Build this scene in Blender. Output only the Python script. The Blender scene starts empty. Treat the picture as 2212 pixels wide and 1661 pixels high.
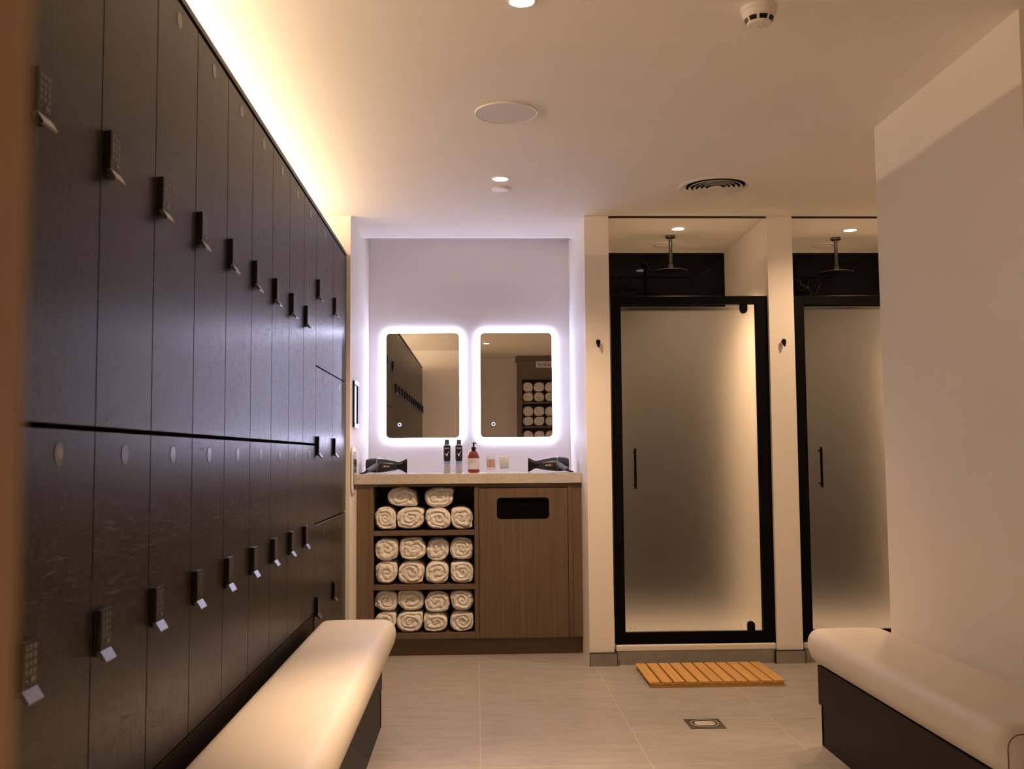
import bpy, bmesh, math, random
from mathutils import Vector, Matrix, noise
from mathutils.geometry import tessellate_polygon

scene = bpy.context.scene
C = scene.collection
PI = math.pi

# ------------------------------------------------------------------ camera, world, exposure
CAM_R = Vector((0.999337, -0.035596, -0.007619))
CAM_U = Vector((0.005083, -0.070791, 0.997478))
CAM_F = Vector((0.036045, 0.996856, 0.070563))
cam_data = bpy.data.cameras.new('camera')
cam = bpy.data.objects.new('camera', cam_data)
C.objects.link(cam)
m = Matrix((CAM_R, CAM_U, -CAM_F)).transposed().to_4x4()
m.translation = Vector((0, 0, 1.106))
cam.matrix_world = m
cam_data.sensor_width = 36
cam_data.sensor_fit = 'HORIZONTAL'
cam_data.lens = 35.4055
cam_data.clip_start = 0.02
cam_data.dof.use_dof = True
cam_data.dof.focus_distance = 5.2
cam_data.dof.aperture_fstop = 8.0
scene.camera = cam

world = bpy.data.worlds.new('world')
scene.world = world
world.use_nodes = True
world.node_tree.nodes['Background'].inputs[0].default_value = (0, 0, 0, 1)
world.node_tree.nodes['Background'].inputs[1].default_value = 0

vs = scene.view_settings
scene.display_settings.display_device = 'sRGB'
vs.view_transform = 'Standard'
vs.look = 'None'
vs.exposure = 0.2
vs.gamma = 1.0
vs.use_curve_mapping = False
cy = scene.cycles
cy.use_denoising = True
cy.max_bounces = 12
cy.diffuse_bounces = 6
cy.glossy_bounces = 5
cy.transmission_bounces = 10
cy.sample_clamp_indirect = 6.0
cy.caustics_reflective = False
cy.caustics_refractive = False

WARM = (1.0, 0.64, 0.375)
WARM_COVE = (1.0, 0.70, 0.43)
COOL = (0.84, 0.85, 1.24)
P_COVE = 220.0       # emission strength of the cove strip
P_DOWN = (114.0, 265.0, 760.0, 34.0)   # watts of the downlights: far, near, behind the camera, around the corner
SPOT = (128, 58, 68, 160)         # their beam angles
P_SHOWER = 128.0
P_MIRROR = 15.5      # emission strength of the mirror rims

# ------------------------------------------------------------------ materials
def new_mat(name):
    mt = bpy.data.materials.new(name)
    mt.use_nodes = True
    nt = mt.node_tree
    return mt, nt, nt.nodes['Principled BSDF']

def simple(name, col, rough=0.5, metal=0.0, spec=0.5, trans=0.0, ior=1.45, coat=0.0):
    mt, nt, b = new_mat(name)
    b.inputs['Base Color'].default_value = (*col, 1)
    b.inputs['Roughness'].default_value = rough
    b.inputs['Metallic'].default_value = metal
    b.inputs['Specular IOR Level'].default_value = spec
    b.inputs['Transmission Weight'].default_value = trans
    b.inputs['IOR'].default_value = ior
    b.inputs['Coat Weight'].default_value = coat
    return mt

def N(nt, t, **kw):
    n = nt.nodes.new(t)
    for k, v in kw.items():
        if k in n.inputs.keys():
            n.inputs[k].default_value = v
        else:
            setattr(n, k, v)
    return n

def coords(nt, scale=(1, 1, 1), loc=(0, 0, 0), world_space=False):
    mp = nt.nodes.new('ShaderNodeMapping')
    mp.inputs['Scale'].default_value = scale
    mp.inputs['Location'].default_value = loc
    if world_space:
        g = nt.nodes.new('ShaderNodeNewGeometry')
        nt.links.new(g.outputs['Position'], mp.inputs['Vector'])
    else:
        t = nt.nodes.new('ShaderNodeTexCoord')
        nt.links.new(t.outputs['Object'], mp.inputs['Vector'])
    return mp

def ramp(nt, src, stops):
    r = nt.nodes.new('ShaderNodeValToRGB')
    el = r.color_ramp.elements
    while len(el) < len(stops):
        el.new(0.5)
    for e, (p, c) in zip(el, stops):
        e.position = p
        e.color = (*c, 1) if len(c) == 3 else c
    nt.links.new(src, r.inputs['Fac'])
    return r

def bump(nt, b, src, strength, dist):
    bp = nt.nodes.new('ShaderNodeBump')
    bp.inputs['Strength'].default_value = strength
    bp.inputs['Distance'].default_value = dist
    nt.links.new(src, bp.inputs['Height'])
    nt.links.new(bp.outputs['Normal'], b.inputs['Normal'])

def emit(name, col, strength):
    mt, nt, b = new_mat(name)
    b.inputs['Base Color'].default_value = (0.8, 0.8, 0.8, 1)
    b.inputs['Emission Color'].default_value = (*col, 1)
    b.inputs['Emission Strength'].default_value = strength
    return mt

def paint_mat(name, col, rough=0.55):
    mt, nt, b = new_mat(name)
    mp = coords(nt, (1, 1, 1), world_space=True)
    n = N(nt, 'ShaderNodeTexNoise', Scale=1.6, Detail=4.0, Roughness=0.6)
    nt.links.new(mp.outputs[0], n.inputs['Vector'])
    c2 = tuple(x * 0.955 for x in col)
    r = ramp(nt, n.outputs['Fac'], [(0.3, c2), (0.7, col)])
    nt.links.new(r.outputs['Color'], b.inputs['Base Color'])
    b.inputs['Roughness'].default_value = rough
    f = N(nt, 'ShaderNodeTexNoise', Scale=260.0, Detail=2.0)
    nt.links.new(mp.outputs[0], f.inputs['Vector'])
    bump(nt, b, f.outputs['Fac'], 0.05, 0.002)
    return mt

def locker_mat():
    mt, nt, b = new_mat('dark_scratched_laminate')
    mp = coords(nt, (1, 1, 1), world_space=True)
    big = N(nt, 'ShaderNodeTexNoise', Scale=5.0, Detail=6.0, Roughness=0.65)
    nt.links.new(mp.outputs[0], big.inputs['Vector'])
    col = ramp(nt, big.outputs['Fac'], [(0.25, (0.0065, 0.0048, 0.0038)), (0.75, (0.0140, 0.0105, 0.0080))])
    # fine scratches: two stretched, twisted noises
    facs = []
    for ang, sc in ((0.5, (40, 22, 190)), (-0.6, (40, 240, 20)), (0.1, (60, 420, 22))):
        mq = coords(nt, sc, world_space=True)
        mq.inputs['Rotation'].default_value = (ang, 0, 0)
        s = N(nt, 'ShaderNodeTexNoise', Scale=1.0, Detail=3.0, Roughness=0.7, Distortion=1.2)
        nt.links.new(mq.outputs[0], s.inputs['Vector'])
        rr = ramp(nt, s.outputs['Fac'], [(0.585, (0, 0, 0)), (0.66, (1, 1, 1))])
        facs.append(rr.outputs['Color'])
    a1 = N(nt, 'ShaderNodeMath', operation='MAXIMUM')
    nt.links.new(facs[0], a1.inputs[0]); nt.links.new(facs[1], a1.inputs[1])
    a2 = N(nt, 'ShaderNodeMath', operation='MAXIMUM')
    nt.links.new(a1.outputs[0], a2.inputs[0]); nt.links.new(facs[2], a2.inputs[1])
    mx = N(nt, 'ShaderNodeMixRGB')
    mx.inputs['Color2'].default_value = (0.095, 0.080, 0.068, 1)
    sc = N(nt, 'ShaderNodeMath', operation='MULTIPLY'); sc.inputs[1].default_value = 0.55
    nt.links.new(a2.outputs[0], sc.inputs[0])
    nt.links.new(sc.outputs[0], mx.inputs['Fac'])
    nt.links.new(col.outputs['Color'], mx.inputs['Color1'])
    nt.links.new(mx.outputs['Color'], b.inputs['Base Color'])
    rg = N(nt, 'ShaderNodeMapRange')
    rg.inputs['To Min'].default_value = 0.29; rg.inputs['To Max'].default_value = 0.44
    nt.links.new(a2.outputs[0], rg.inputs['Value'])
    nt.links.new(rg.outputs[0], b.inputs['Roughness'])
    b.inputs['Specular IOR Level'].default_value = 0.16
    bump(nt, b, a2.outputs[0], 0.35, 0.0008)
    return mt

def wood_mat(name, c1, c2, axis='Z', rough=0.45, fine=70.0):
    mt, nt, b = new_mat(name)
    s = {'Z': (fine, fine, 1.6), 'X': (1.6, fine, fine), 'Y': (fine, 1.6, fine)}[axis]
    mp = coords(nt, s, world_space=True)
    n = N(nt, 'ShaderNodeTexNoise', Scale=1.0, Detail=7.0, Roughness=0.62, Distortion=0.35)
    nt.links.new(mp.outputs[0], n.inputs['Vector'])
    r = ramp(nt, n.outputs['Fac'], [(0.28, c1), (0.72, c2)])
    nt.links.new(r.outputs['Color'], b.inputs['Base Color'])
    b.inputs['Roughness'].default_value = rough
    bump(nt, b, n.outputs['Fac'], 0.08, 0.001)
    return mt

def floor_mat():
    mt, nt, b = new_mat('grey_porcelain_floor_tiles')
    g = nt.nodes.new('ShaderNodeNewGeometry')
    sx = nt.nodes.new('ShaderNodeSeparateXYZ')
    nt.links.new(g.outputs['Position'], sx.inputs[0])
    def mth(op, a, bb=None, use=None):
        n = nt.nodes.new('ShaderNodeMath'); n.operation = op
        for i, v in enumerate((a, bb)):
            if v is None: continue
            if isinstance(v, (int, float)): n.inputs[i].default_value = v
            else: nt.links.new(v, n.inputs[i])
        return n.outputs[0]
    def line(src, off, pitch, half):
        t = mth('DIVIDE', mth('SUBTRACT', src, off), pitch)
        fr = mth('SUBTRACT', t, mth('FLOOR', t))
        d = mth('MINIMUM', fr, mth('SUBTRACT', 1.0, fr))
        return mth('LESS_THAN', mth('MULTIPLY', d, pitch), half), mth('FLOOR', t)
    lx, ix = line(sx.outputs[0], 0.011, 0.610, 0.0014)
    ly, iy = line(sx.outputs[1], 4.905, 0.6165, 0.0014)
    grout = mth('MAXIMUM', lx, ly)
    tile = mth('ADD', mth('MULTIPLY', ix, 0.37), mth('MULTIPLY', iy, 0.61))
    mp = coords(nt, (5.5, 15, 1), world_space=True)
    cb = nt.nodes.new('ShaderNodeCombineXYZ')
    nt.links.new(tile, cb.inputs[2])
    va = nt.nodes.new('ShaderNodeVectorMath'); va.operation = 'ADD'
    nt.links.new(mp.outputs[0], va.inputs[0]); nt.links.new(cb.outputs[0], va.inputs[1])
    n = N(nt, 'ShaderNodeTexNoise', Scale=1.0, Detail=8.0, Roughness=0.66, Distortion=0.6)
    nt.links.new(va.outputs[0], n.inputs['Vector'])
    r = ramp(nt, n.outputs['Fac'], [(0.26, (0.315, 0.298, 0.275)), (0.5, (0.385, 0.365, 0.335)), (0.76, (0.45, 0.425, 0.39))])
    sp = N(nt, 'ShaderNodeTexNoise', Scale=90.0, Detail=2.0)
    nt.links.new(mp.outputs[0], sp.inputs['Vector'])
    m0 = N(nt, 'ShaderNodeMixRGB', blend_type='MULTIPLY'); m0.inputs['Fac'].default_value = 0.25
    nt.links.new(r.outputs['Color'], m0.inputs['Color1'])
    spr = ramp(nt, sp.outputs['Fac'], [(0.3, (0.7, 0.7, 0.7)), (0.6, (1, 1, 1))])
    nt.links.new(spr.outputs['Color'], m0.inputs['Color2'])
    mx = N(nt, 'ShaderNodeMixRGB')
    nt.links.new(grout, mx.inputs['Fac'])
    nt.links.new(m0.outputs['Color'], mx.inputs['Color1'])
    mx.inputs['Color2'].default_value = (0.56, 0.53, 0.48, 1)
    nt.links.new(mx.outputs['Color'], b.inputs['Base Color'])
    b.inputs['Roughness'].default_value = 0.42
    inv = mth('SUBTRACT', 1.0, grout)
    bump(nt, b, inv, 0.25, 0.001)
    return mt

def tile_mat():
    mt, nt, b = new_mat('grey_porcelain_skirting_tile')
    mp = coords(nt, (9, 9, 9), world_space=True)
    n = N(nt, 'ShaderNodeTexNoise', Scale=1.0, Detail=8.0, Roughness=0.66, Distortion=0.8)
    nt.links.new(mp.outputs[0], n.inputs['Vector'])
    r = ramp(nt, n.outputs['Fac'], [(0.3, (0.20, 0.19, 0.175)), (0.7, (0.31, 0.295, 0.27))])
    nt.links.new(r.outputs['Color'], b.inputs['Base Color'])
    b.inputs['Roughness'].default_value = 0.5
    return mt

def marble_mat():
    mt, nt, b = new_mat('black_veined_marble')
    mp = coords(nt, (1, 1, 1), world_space=True)
    d = N(nt, 'ShaderNodeTexNoise', Scale=3.0, Detail=5.0, Roughness=0.6)
    nt.links.new(mp.outputs[0], d.inputs['Vector'])
    mxv = N(nt, 'ShaderNodeMixRGB'); mxv.inputs['Fac'].default_value = 0.16
    nt.links.new(mp.outputs[0], mxv.inputs['Color1']); nt.links.new(d.outputs['Color'], mxv.inputs['Color2'])
    v = N(nt, 'ShaderNodeTexVoronoi', feature='DISTANCE_TO_EDGE', Scale=5.5)
    nt.links.new(mxv.outputs['Color'], v.inputs['Vector'])
    rv = ramp(nt, v.outputs['Distance'], [(0.0, (1, 1, 1)), (0.0065, (0, 0, 0))])
    k = N(nt, 'ShaderNodeTexNoise', Scale=9.0, Detail=3.0)
    nt.links.new(mp.outputs[0], k.inputs['Vector'])
    rk = ramp(nt, k.outputs['Fac'], [(0.44, (0, 0, 0)), (0.66, (1, 1, 1))])
    mu = N(nt, 'ShaderNodeMath', operation='MULTIPLY')
    nt.links.new(rv.outputs['Color'], mu.inputs[0]); nt.links.new(rk.outputs['Color'], mu.inputs[1])
    mx = N(nt, 'ShaderNodeMixRGB')
    mx.inputs['Color1'].default_value = (0.0040, 0.0035, 0.0030, 1)
    mx.inputs['Color2'].default_value = (0.14, 0.12, 0.085, 1)
    nt.links.new(mu.outputs[0], mx.inputs['Fac'])
    nt.links.new(mx.outputs['Color'], b.inputs['Base Color'])
    b.inputs['Roughness'].default_value = 0.05
    b.inputs['Specular IOR Level'].default_value = 0.16
    return mt

def quartz_mat():
    mt, nt, b = new_mat('speckled_beige_quartz')
    mp = coords(nt, (1, 1, 1), world_space=True)
    v = N(nt, 'ShaderNodeTexVoronoi', Scale=88.0)
    dn = N(nt, 'ShaderNodeTexNoise', Scale=150.0, Detail=2.0)
    nt.links.new(mp.outputs[0], dn.inputs['Vector'])
    dm = N(nt, 'ShaderNodeMixRGB', blend_type='ADD'); dm.inputs['Fac'].default_value = 0.009
    nt.links.new(mp.outputs[0], dm.inputs['Color1']); nt.links.new(dn.outputs['Color'], dm.inputs['Color2'])
    nt.links.new(dm.outputs['Color'], v.inputs['Vector'])
    rv = ramp(nt, v.outputs['Distance'], [(0.14, (1, 1, 1)), (0.22, (0, 0, 0))])
    rc = ramp(nt, v.outputs['Color'], [(0.5, (0, 0, 0)), (0.58, (1, 1, 1))])
    mu = N(nt, 'ShaderNodeMath', operation='MULTIPLY')
    nt.links.new(rv.outputs['Color'], mu.inputs[0]); nt.links.new(rc.outputs['Color'], mu.inputs[1])
    n = N(nt, 'ShaderNodeTexNoise', Scale=120.0, Detail=2.0)
    nt.links.new(mp.outputs[0], n.inputs['Vector'])
    base = ramp(nt, n.outputs['Fac'], [(0.35, (0.50, 0.47, 0.42)), (0.65, (0.60, 0.565, 0.51))])
    mx = N(nt, 'ShaderNodeMixRGB')
    nt.links.new(mu.outputs[0], mx.inputs['Fac'])
    nt.links.new(base.outputs['Color'], mx.inputs['Color1'])
    mx.inputs['Color2'].default_value = (0.17, 0.13, 0.09, 1)
    nt.links.new(mx.outputs['Color'], b.inputs['Base Color'])
    b.inputs['Roughness'].default_value = 0.16
    return mt

def towel_mat():
    mt, nt, b = new_mat('white_terry_cotton')
    mp = coords(nt, (1, 1, 1), world_space=True)
    n = N(nt, 'ShaderNodeTexNoise', Scale=420.0, Detail=3.0, Roughness=0.7)
    nt.links.new(mp.outputs[0], n.inputs['Vector'])
    n2 = N(nt, 'ShaderNodeTexNoise', Scale=38.0, Detail=4.0, Roughness=0.6)
    nt.links.new(mp.outputs[0], n2.inputs['Vector'])
    ad = N(nt, 'ShaderNodeMath', operation='ADD')
    nt.links.new(n.outputs['Fac'], ad.inputs[0]); nt.links.new(n2.outputs['Fac'], ad.inputs[1])
    r = ramp(nt, n.outputs['Fac'], [(0.3, (0.82, 0.795, 0.76)), (0.65, (0.93, 0.91, 0.88))])
    nt.links.new(r.outputs['Color'], b.inputs['Base Color'])
    b.inputs['Roughness'].default_value = 0.95
    b.inputs['Sheen Weight'].default_value = 0.3
    b.inputs['Specular IOR Level'].default_value = 0.1
    bump(nt, b, ad.outputs[0], 0.5, 0.004)
    return mt

def leather_mat():
    mt, nt, b = new_mat('cream_vinyl_upholstery')
    mp = coords(nt, (1, 1, 1), world_space=True)
    v = N(nt, 'ShaderNodeTexNoise', Scale=420.0, Detail=2.0)
    nt.links.new(mp.outputs[0], v.inputs['Vector'])
    n = N(nt, 'ShaderNodeTexNoise', Scale=2.2, Detail=3.0)
    nt.links.new(mp.outputs[0], n.inputs['Vector'])
    r = ramp(nt, n.outputs['Fac'], [(0.3, (0.70, 0.66, 0.60)), (0.7, (0.75, 0.71, 0.65))])
    nt.links.new(r.outputs['Color'], b.inputs['Base Color'])
    b.inputs['Roughness'].default_value = 0.48
    bump(nt, b, v.outputs['Fac'], 0.06, 0.0015)
    return mt

M = {}
M['wall'] = paint_mat('warm_white_wall_paint', (0.87, 0.835, 0.785))
M['ceiling'] = paint_mat('white_ceiling_paint', (0.89, 0.86, 0.815), 0.7)
M['niche'] = paint_mat('pale_niche_wall_paint', (0.78, 0.75, 0.75), 0.35)
M['locker'] = locker_mat()
M['locker_in'] = simple('locker_gap_black', (0.003, 0.0025, 0.002), 0.8, 0, 0.05)
M['wood'] = wood_mat('brown_oak_laminate', (0.105, 0.069, 0.042), (0.172, 0.118, 0.076), 'Z')
M['woodx'] = wood_mat('brown_oak_laminate_horizontal', (0.105, 0.069, 0.042), (0.172, 0.118, 0.076), 'X')
M['teak'] = wood_mat('oiled_teak', (0.60, 0.325, 0.085), (0.80, 0.475, 0.165), 'Y', 0.45, 55.0)
M['teakx'] = wood_mat('oiled_teak_rail', (0.46, 0.23, 0.055), (0.62, 0.34, 0.105), 'X', 0.42, 55.0)
M['floor'] = floor_mat()
M['tile'] = tile_mat()
M['tiletrim'] = simple('dark_bronze_tile_trim', (0.012, 0.010, 0.009), 0.5)
M['marble'] = marble_mat()
M['quartz'] = quartz_mat()
M['towel'] = towel_mat()
M['vinyl'] = leather_mat()
M['base'] = simple('dark_brown_bench_board', (0.0125, 0.009, 0.0068), 0.45, 0, 0.14)
M['black'] = simple('matt_black_metal', (0.003, 0.003, 0.003), 0.5, 0, 0.07)
M['blackplastic'] = simple('black_plastic', (0.009, 0.009, 0.010), 0.36, 0, 0.25)
M['lever'] = simple('graphite_lever_metal', (0.20, 0.20, 0.22), 0.30, 1.0)
M['key'] = simple('grey_key_plastic', (0.045, 0.042, 0.040), 0.35)
M['keymark'] = simple('pale_key_print', (0.20, 0.185, 0.165), 0.6)
M['disc'] = simple('charcoal_number_disc', (0.040, 0.041, 0.050), 0.24, 0, 0.5)
M['numeral'] = simple('pale_numeral_print', (0.50, 0.48, 0.46), 0.5)
M['white'] = simple('white_plastic', (0.78, 0.76, 0.73), 0.35)
M['grille'] = simple('white_metal_grille', (0.66, 0.645, 0.64), 0.6)
M['chrome'] = simple('chrome', (0.75, 0.75, 0.76), 0.12, 1.0)
M['steel'] = simple('brushed_steel', (0.55, 0.53, 0.50), 0.32, 1.0)
M['darkmetal'] = simple('gunmetal_shower_metal', (0.16, 0.15, 0.14), 0.22, 1.0)
M['mirror'] = simple('mirror_silver', (0.80, 0.79, 0.78), 0.0, 1.0)
def clear_glass():
    mt, nt, b = new_mat('clear_glass')
    nt.nodes.remove(b)
    tr = N(nt, 'ShaderNodeBsdfTransparent'); tr.inputs['Color'].default_value = (0.985, 0.988, 0.99, 1)
    gl = N(nt, 'ShaderNodeBsdfGlossy'); gl.inputs['Roughness'].default_value = 0.03
    lw = N(nt, 'ShaderNodeLayerWeight'); lw.inputs['Blend'].default_value = 0.5
    pw = N(nt, 'ShaderNodeMath', operation='POWER'); pw.inputs[1].default_value = 4.0
    nt.links.new(lw.outputs['Facing'], pw.inputs[0])
    fr = N(nt, 'ShaderNodeMath', operation='MULTIPLY_ADD'); fr.inputs[1].default_value = 0.4; fr.inputs[2].default_value = 0.025
    nt.links.new(pw.outputs[0], fr.inputs[0])
    mx = N(nt, 'ShaderNodeMixShader')
    nt.links.new(fr.outputs[0], mx.inputs[0]); nt.links.new(tr.outputs[0], mx.inputs[1]); nt.links.new(gl.outputs[0], mx.inputs[2])
    nt.links.new(mx.outputs[0], nt.nodes['Material Output'].inputs['Surface'])
    return mt
M['glass'] = clear_glass()
M['frost'] = simple('frosted_glass', (0.97, 0.96, 0.92), 0.45, 0, 0.3, 1.0, 1.35)
M['amber'] = simple('amber_glass', (0.30, 0.055, 0.012), 0.03, 0, 0.5, 0.80, 1.45)
M['label'] = simple('white_paper_label', (0.74, 0.72, 0.72), 0.6)
M['greyink'] = simple('grey_print', (0.38, 0.37, 0.37), 0.6)
M['can'] = simple('silver_lilac_can', (0.55, 0.53, 0.57), 0.35, 0.3)
M['canblack'] = simple('black_can_print', (0.012, 0.012, 0.018), 0.3)
M['canblue'] = simple('sky_blue_can_print', (0.22, 0.42, 0.72), 0.35)
M['cancap'] = simple('slate_can_cap', (0.055, 0.06, 0.075), 0.4)
M['whiteink'] = simple('white_print', (0.85, 0.85, 0.86), 0.5)
M['redink'] = simple('red_print', (0.45, 0.03, 0.03), 0.5)
M['dryer'] = simple('satin_black_dryer', (0.022, 0.024, 0.030), 0.32)
M['dryergrip'] = simple('slate_grey_grip', (0.085, 0.092, 0.115), 0.42)
M['cotton'] = simple('white_cotton', (0.85, 0.84, 0.84), 0.95, 0, 0.1)
M['birch'] = simple('birch_stick', (0.62, 0.38, 0.18), 0.6)
M['tray'] = simple('white_acrylic_tray', (0.80, 0.78, 0.75), 0.2)
M['seal'] = simple('white_silicone', (0.80, 0.78, 0.74), 0.5)
M['brightsteel'] = simple('bright_brushed_steel', (0.85, 0.82, 0.76), 0.45, 0.5)
M['drainplate'] = simple('dull_steel_plate', (0.20, 0.185, 0.165), 0.38, 1.0)
M['jamb_shade'] = paint_mat('jamb_shade_brown', (0.44, 0.285, 0.16))  # brown tone stands in for shade on the near wall end
M['panelgrey'] = simple('smoky_panel', (0.06, 0.06, 0.085), 0.25)
M['lamp'] = emit('warm_lamp_glow', (1.0, 0.80, 0.56), 14.0)
M['cove'] = emit('warm_led_strip_glow', WARM_COVE, P_COVE)
M['rim'] = emit('cool_led_rim_glow', COOL, P_MIRROR)
M['ring'] = emit('blue_white_ring_glow', (0.35, 0.62, 1.0), 1.6)
M['ringdot'] = simple('blue_touch_dot', (0.03, 0.09, 0.35), 0.3)
M['piping'] = simple('brown_piping', (0.10, 0.065, 0.03), 0.6)

# ------------------------------------------------------------------ mesh helpers
class MB:
    def __init__(s):
        s.v, s.f, s.m = [], [], []
    def add(s, vs_, fs_, mi=0):
        o = len(s.v)
        s.v += [Vector(p) for p in vs_]
        s.f += [tuple(i + o for i in f) for f in fs_]
        s.m += [mi] * len(fs_)
        return s
    def box(s, x0, x1, y0, y1, z0, z1, mi=0):
        p = [(x, y, z) for x in (x0, x1) for y in (y0, y1) for z in (z0, z1)]
        f = [(0, 1, 3, 2), (4, 6, 7, 5), (0, 4, 5, 1), (2, 3, 7, 6), (0, 2, 6, 4), (1, 5, 7, 3)]
        return s.add(p, f, mi)
    def rings(s, rings, cap0=True, cap1=True, mi=0):
        n = len(rings[0]); p = [q for r in rings for q in r]; f = []
        for k in range(len(rings) - 1):
            for i in range(n):
                j = (i + 1) % n
                f.append((k * n + i, k * n + j, (k + 1) * n + j, (k + 1) * n + i))
        if cap0: f.append(tuple(reversed(range(n))))
        if cap1: f.append(tuple((len(rings) - 1) * n + i for i in range(n)))
        return s.add(p, f, mi)
    def lathe(s, prof, c=(0, 0, 0), n=32, ax='Z', mi=0, cap0=True, cap1=True):
        rs = []
        for r, h in prof:
            ring = []
            for i in range(n):
                a = 2 * PI * i / n
                u, w = r * math.cos(a), r * math.sin(a)
                q = {'Z': (u, w, h), 'Y': (w, h, u), 'X': (h, u, w)}[ax]
                ring.append((c[0] + q[0], c[1] + q[1], c[2] + q[2]))
            rs.append(ring)
        return s.rings(rs, cap0, cap1, mi)
    def tube(s, pts, rad, n=12, mi=0, flat=None):
        pts = [Vector(p) for p in pts]
        rs = []; up = None
        for i, p in enumerate(pts):
            d = (pts[min(i + 1, len(pts) - 1)] - pts[max(i - 1, 0)]).normalized()
            if up is None:
                up = Vector((0, 0, 1)) if abs(d.z) < 0.9 else Vector((0, 1, 0))
            a = d.cross(up).normalized(); b2 = a.cross(d).normalized(); up = b2
            r = rad[i] if isinstance(rad, (list, tuple)) else rad
            rs.append([p + a * (r * math.cos(2 * PI * k / n)) + b2 * (r * math.sin(2 * PI * k / n)) for k in range(n)])
        return s.rings(rs, True, True, mi)
    def prism(s, poly, plane, a, b, hole=None, mi=0):
        """poly: 2D outline; plane 'XZ' (extruded along Y), 'YZ' (along X) or 'XY' (along Z)."""
        def P3(q, t):
            return {'XZ': (q[0], t, q[1]), 'YZ': (t, q[0], q[1]), 'XY': (q[0], q[1], t)}[plane]
        if hole is None:
            n = len(poly)
            return s.add([P3(q, a) for q in poly] + [P3(q, b) for q in poly],
                         [tuple(range(n)), tuple(reversed(range(n, 2 * n)))] +
                         [(i, n + i, n + (i + 1) % n, (i + 1) % n) for i in range(n)], mi)
        allp = list(poly) + list(hole); n, h = len(poly), len(hole)
        tris = tessellate_polygon([[Vector((*q, 0)) for q in poly], [Vector((*q, 0)) for q in hole]])
        T = n + h
        f = [tuple(t) for t in tris] + [tuple(T + i for i in reversed(t)) for t in tris]
        f += [(i, T + i, T + (i + 1) % n, (i + 1) % n) for i in range(n)]
        f += [(n + i, n + (i + 1) % h, T + n + (i + 1) % h, T + n + i) for i in range(h)]
        return s.add([P3(q, a) for q in allp] + [P3(q, b) for q in allp], f, mi)
    def rbox(s, x0, x1, y0, y1, z0, z1, r, n=6, mi=0, seg=(1, 1, 1)):
        """box with rounded edges of radius r (tuple allowed), grid-based."""
        rx, ry, rz = r if isinstance(r, tuple) else (r, r, r)
        def ticks(a, b, rr, sg):
            t = [a + rr * (1 - math.cos(PI / 2 * i / n)) for i in range(n + 1)]
            mid = [a + rr + (b - a - 2 * rr) * i / (sg + 1) for i in range(1, sg + 1)] if sg > 0 else []
            return t + mid + [b - rr * (1 - math.cos(PI / 2 * i / n)) for i in range(n, -1, -1)]
        X, Y, Z = ticks(x0, x1, rx, seg[0]), ticks(y0, y1, ry, seg[1]), ticks(z0, z1, rz, seg[2])
        idx = {}; vs_ = []; fs_ = []
        def vert(p):
            k = tuple(round(q, 7) for q in p)
            if k in idx: return idx[k]
            c = (min(max(p[0], x0 + rx), x1 - rx), min(max(p[1], y0 + ry), y1 - ry), min(max(p[2], z0 + rz), z1 - rz))
            d = Vector(((p[0] - c[0]) / rx, (p[1] - c[1]) / ry, (p[2] - c[2]) / rz))
            if d.length > 1e-9:
                d = d.normalized()
                q = (c[0] + d.x * rx, c[1] + d.y * ry, c[2] + d.z * rz)
            else:
                q = p
            idx[k] = len(vs_); vs_.append(q); return idx[k]
        def face(A, B, mk, flip):
            for i in range(len(A) - 1):
                for j in range(len(B) - 1):
                    q = [vert(mk(A[i], B[j])), vert(mk(A[i + 1], B[j])), vert(mk(A[i + 1], B[j + 1])), vert(mk(A[i], B[j + 1]))]
                    if len(set(q)) >= 3:
                        fs_.append(tuple(reversed(q)) if flip else tuple(q))
        face(X, Y, lambda u, w: (u, w, z0), True); face(X, Y, lambda u, w: (u, w, z1), False)
        face(X, Z, lambda u, w: (u, y0, w), False); face(X, Z, lambda u, w: (u, y1, w), True)
        face(Y, Z, lambda u, w: (x0, u, w), True); face(Y, Z, lambda u, w: (x1, u, w), False)
        return s.add(vs_, fs_, mi)

def world_origin(o):
    v = Vector((0, 0, 0))
    while o is not None:
        v += o.location; o = o.parent
    return v

def build(name, mb, mat, parent=None, bevel=0.0, seg=2, smooth=False, angle=35, kind=None):
    """Link a mesh object. Coordinates in mb are world coordinates."""
    me = bpy.data.meshes.new(name)
    if parent is None:
        xs = [p.x for p in mb.v]; ys = [p.y for p in mb.v]; zs = [p.z for p in mb.v]
        org = Vector(((min(xs) + max(xs)) / 2, (min(ys) + max(ys)) / 2, min(zs)))
    else:
        org = world_origin(parent)
    me.from_pydata([tuple(p - org) for p in mb.v], [], mb.f)
    mats = mat if isinstance(mat, (list, tuple)) else [mat]
    for q in mats: me.materials.append(q)
    for poly, mi in zip(me.polygons, mb.m): poly.material_index = mi
    bm = bmesh.new(); bm.from_mesh(me)
    bmesh.ops.recalc_face_normals(bm, faces=bm.faces)
    if bevel > 0:
        es = [e for e in bm.edges if len(e.link_faces) == 2 and e.calc_face_angle(0) > math.radians(30)]
        bmesh.ops.bevel(bm, geom=es, offset=bevel, segments=seg, profile=0.5, affect='EDGES', clamp_overlap=True)
    if smooth:
        lim = math.radians(angle)
        for fc in bm.faces: fc.smooth = True
        for e in bm.edges:
            if len(e.link_faces) == 2 and e.calc_face_angle(0) > lim: e.smooth = False
    bm.to_mesh(me); bm.free()
    o = bpy.data.objects.new(name, me)
    C.objects.link(o)
    if parent is None: o.location = org
    else: o.parent = parent
    if kind: o['kind'] = kind
    return o

def thing(name, label, cat, loc, group=None):
    o = bpy.data.objects.new(name, None)
    o.empty_display_size = 0.05
    C.objects.link(o); o.location = loc
    tag(o, label, cat, group)
    return o

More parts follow.
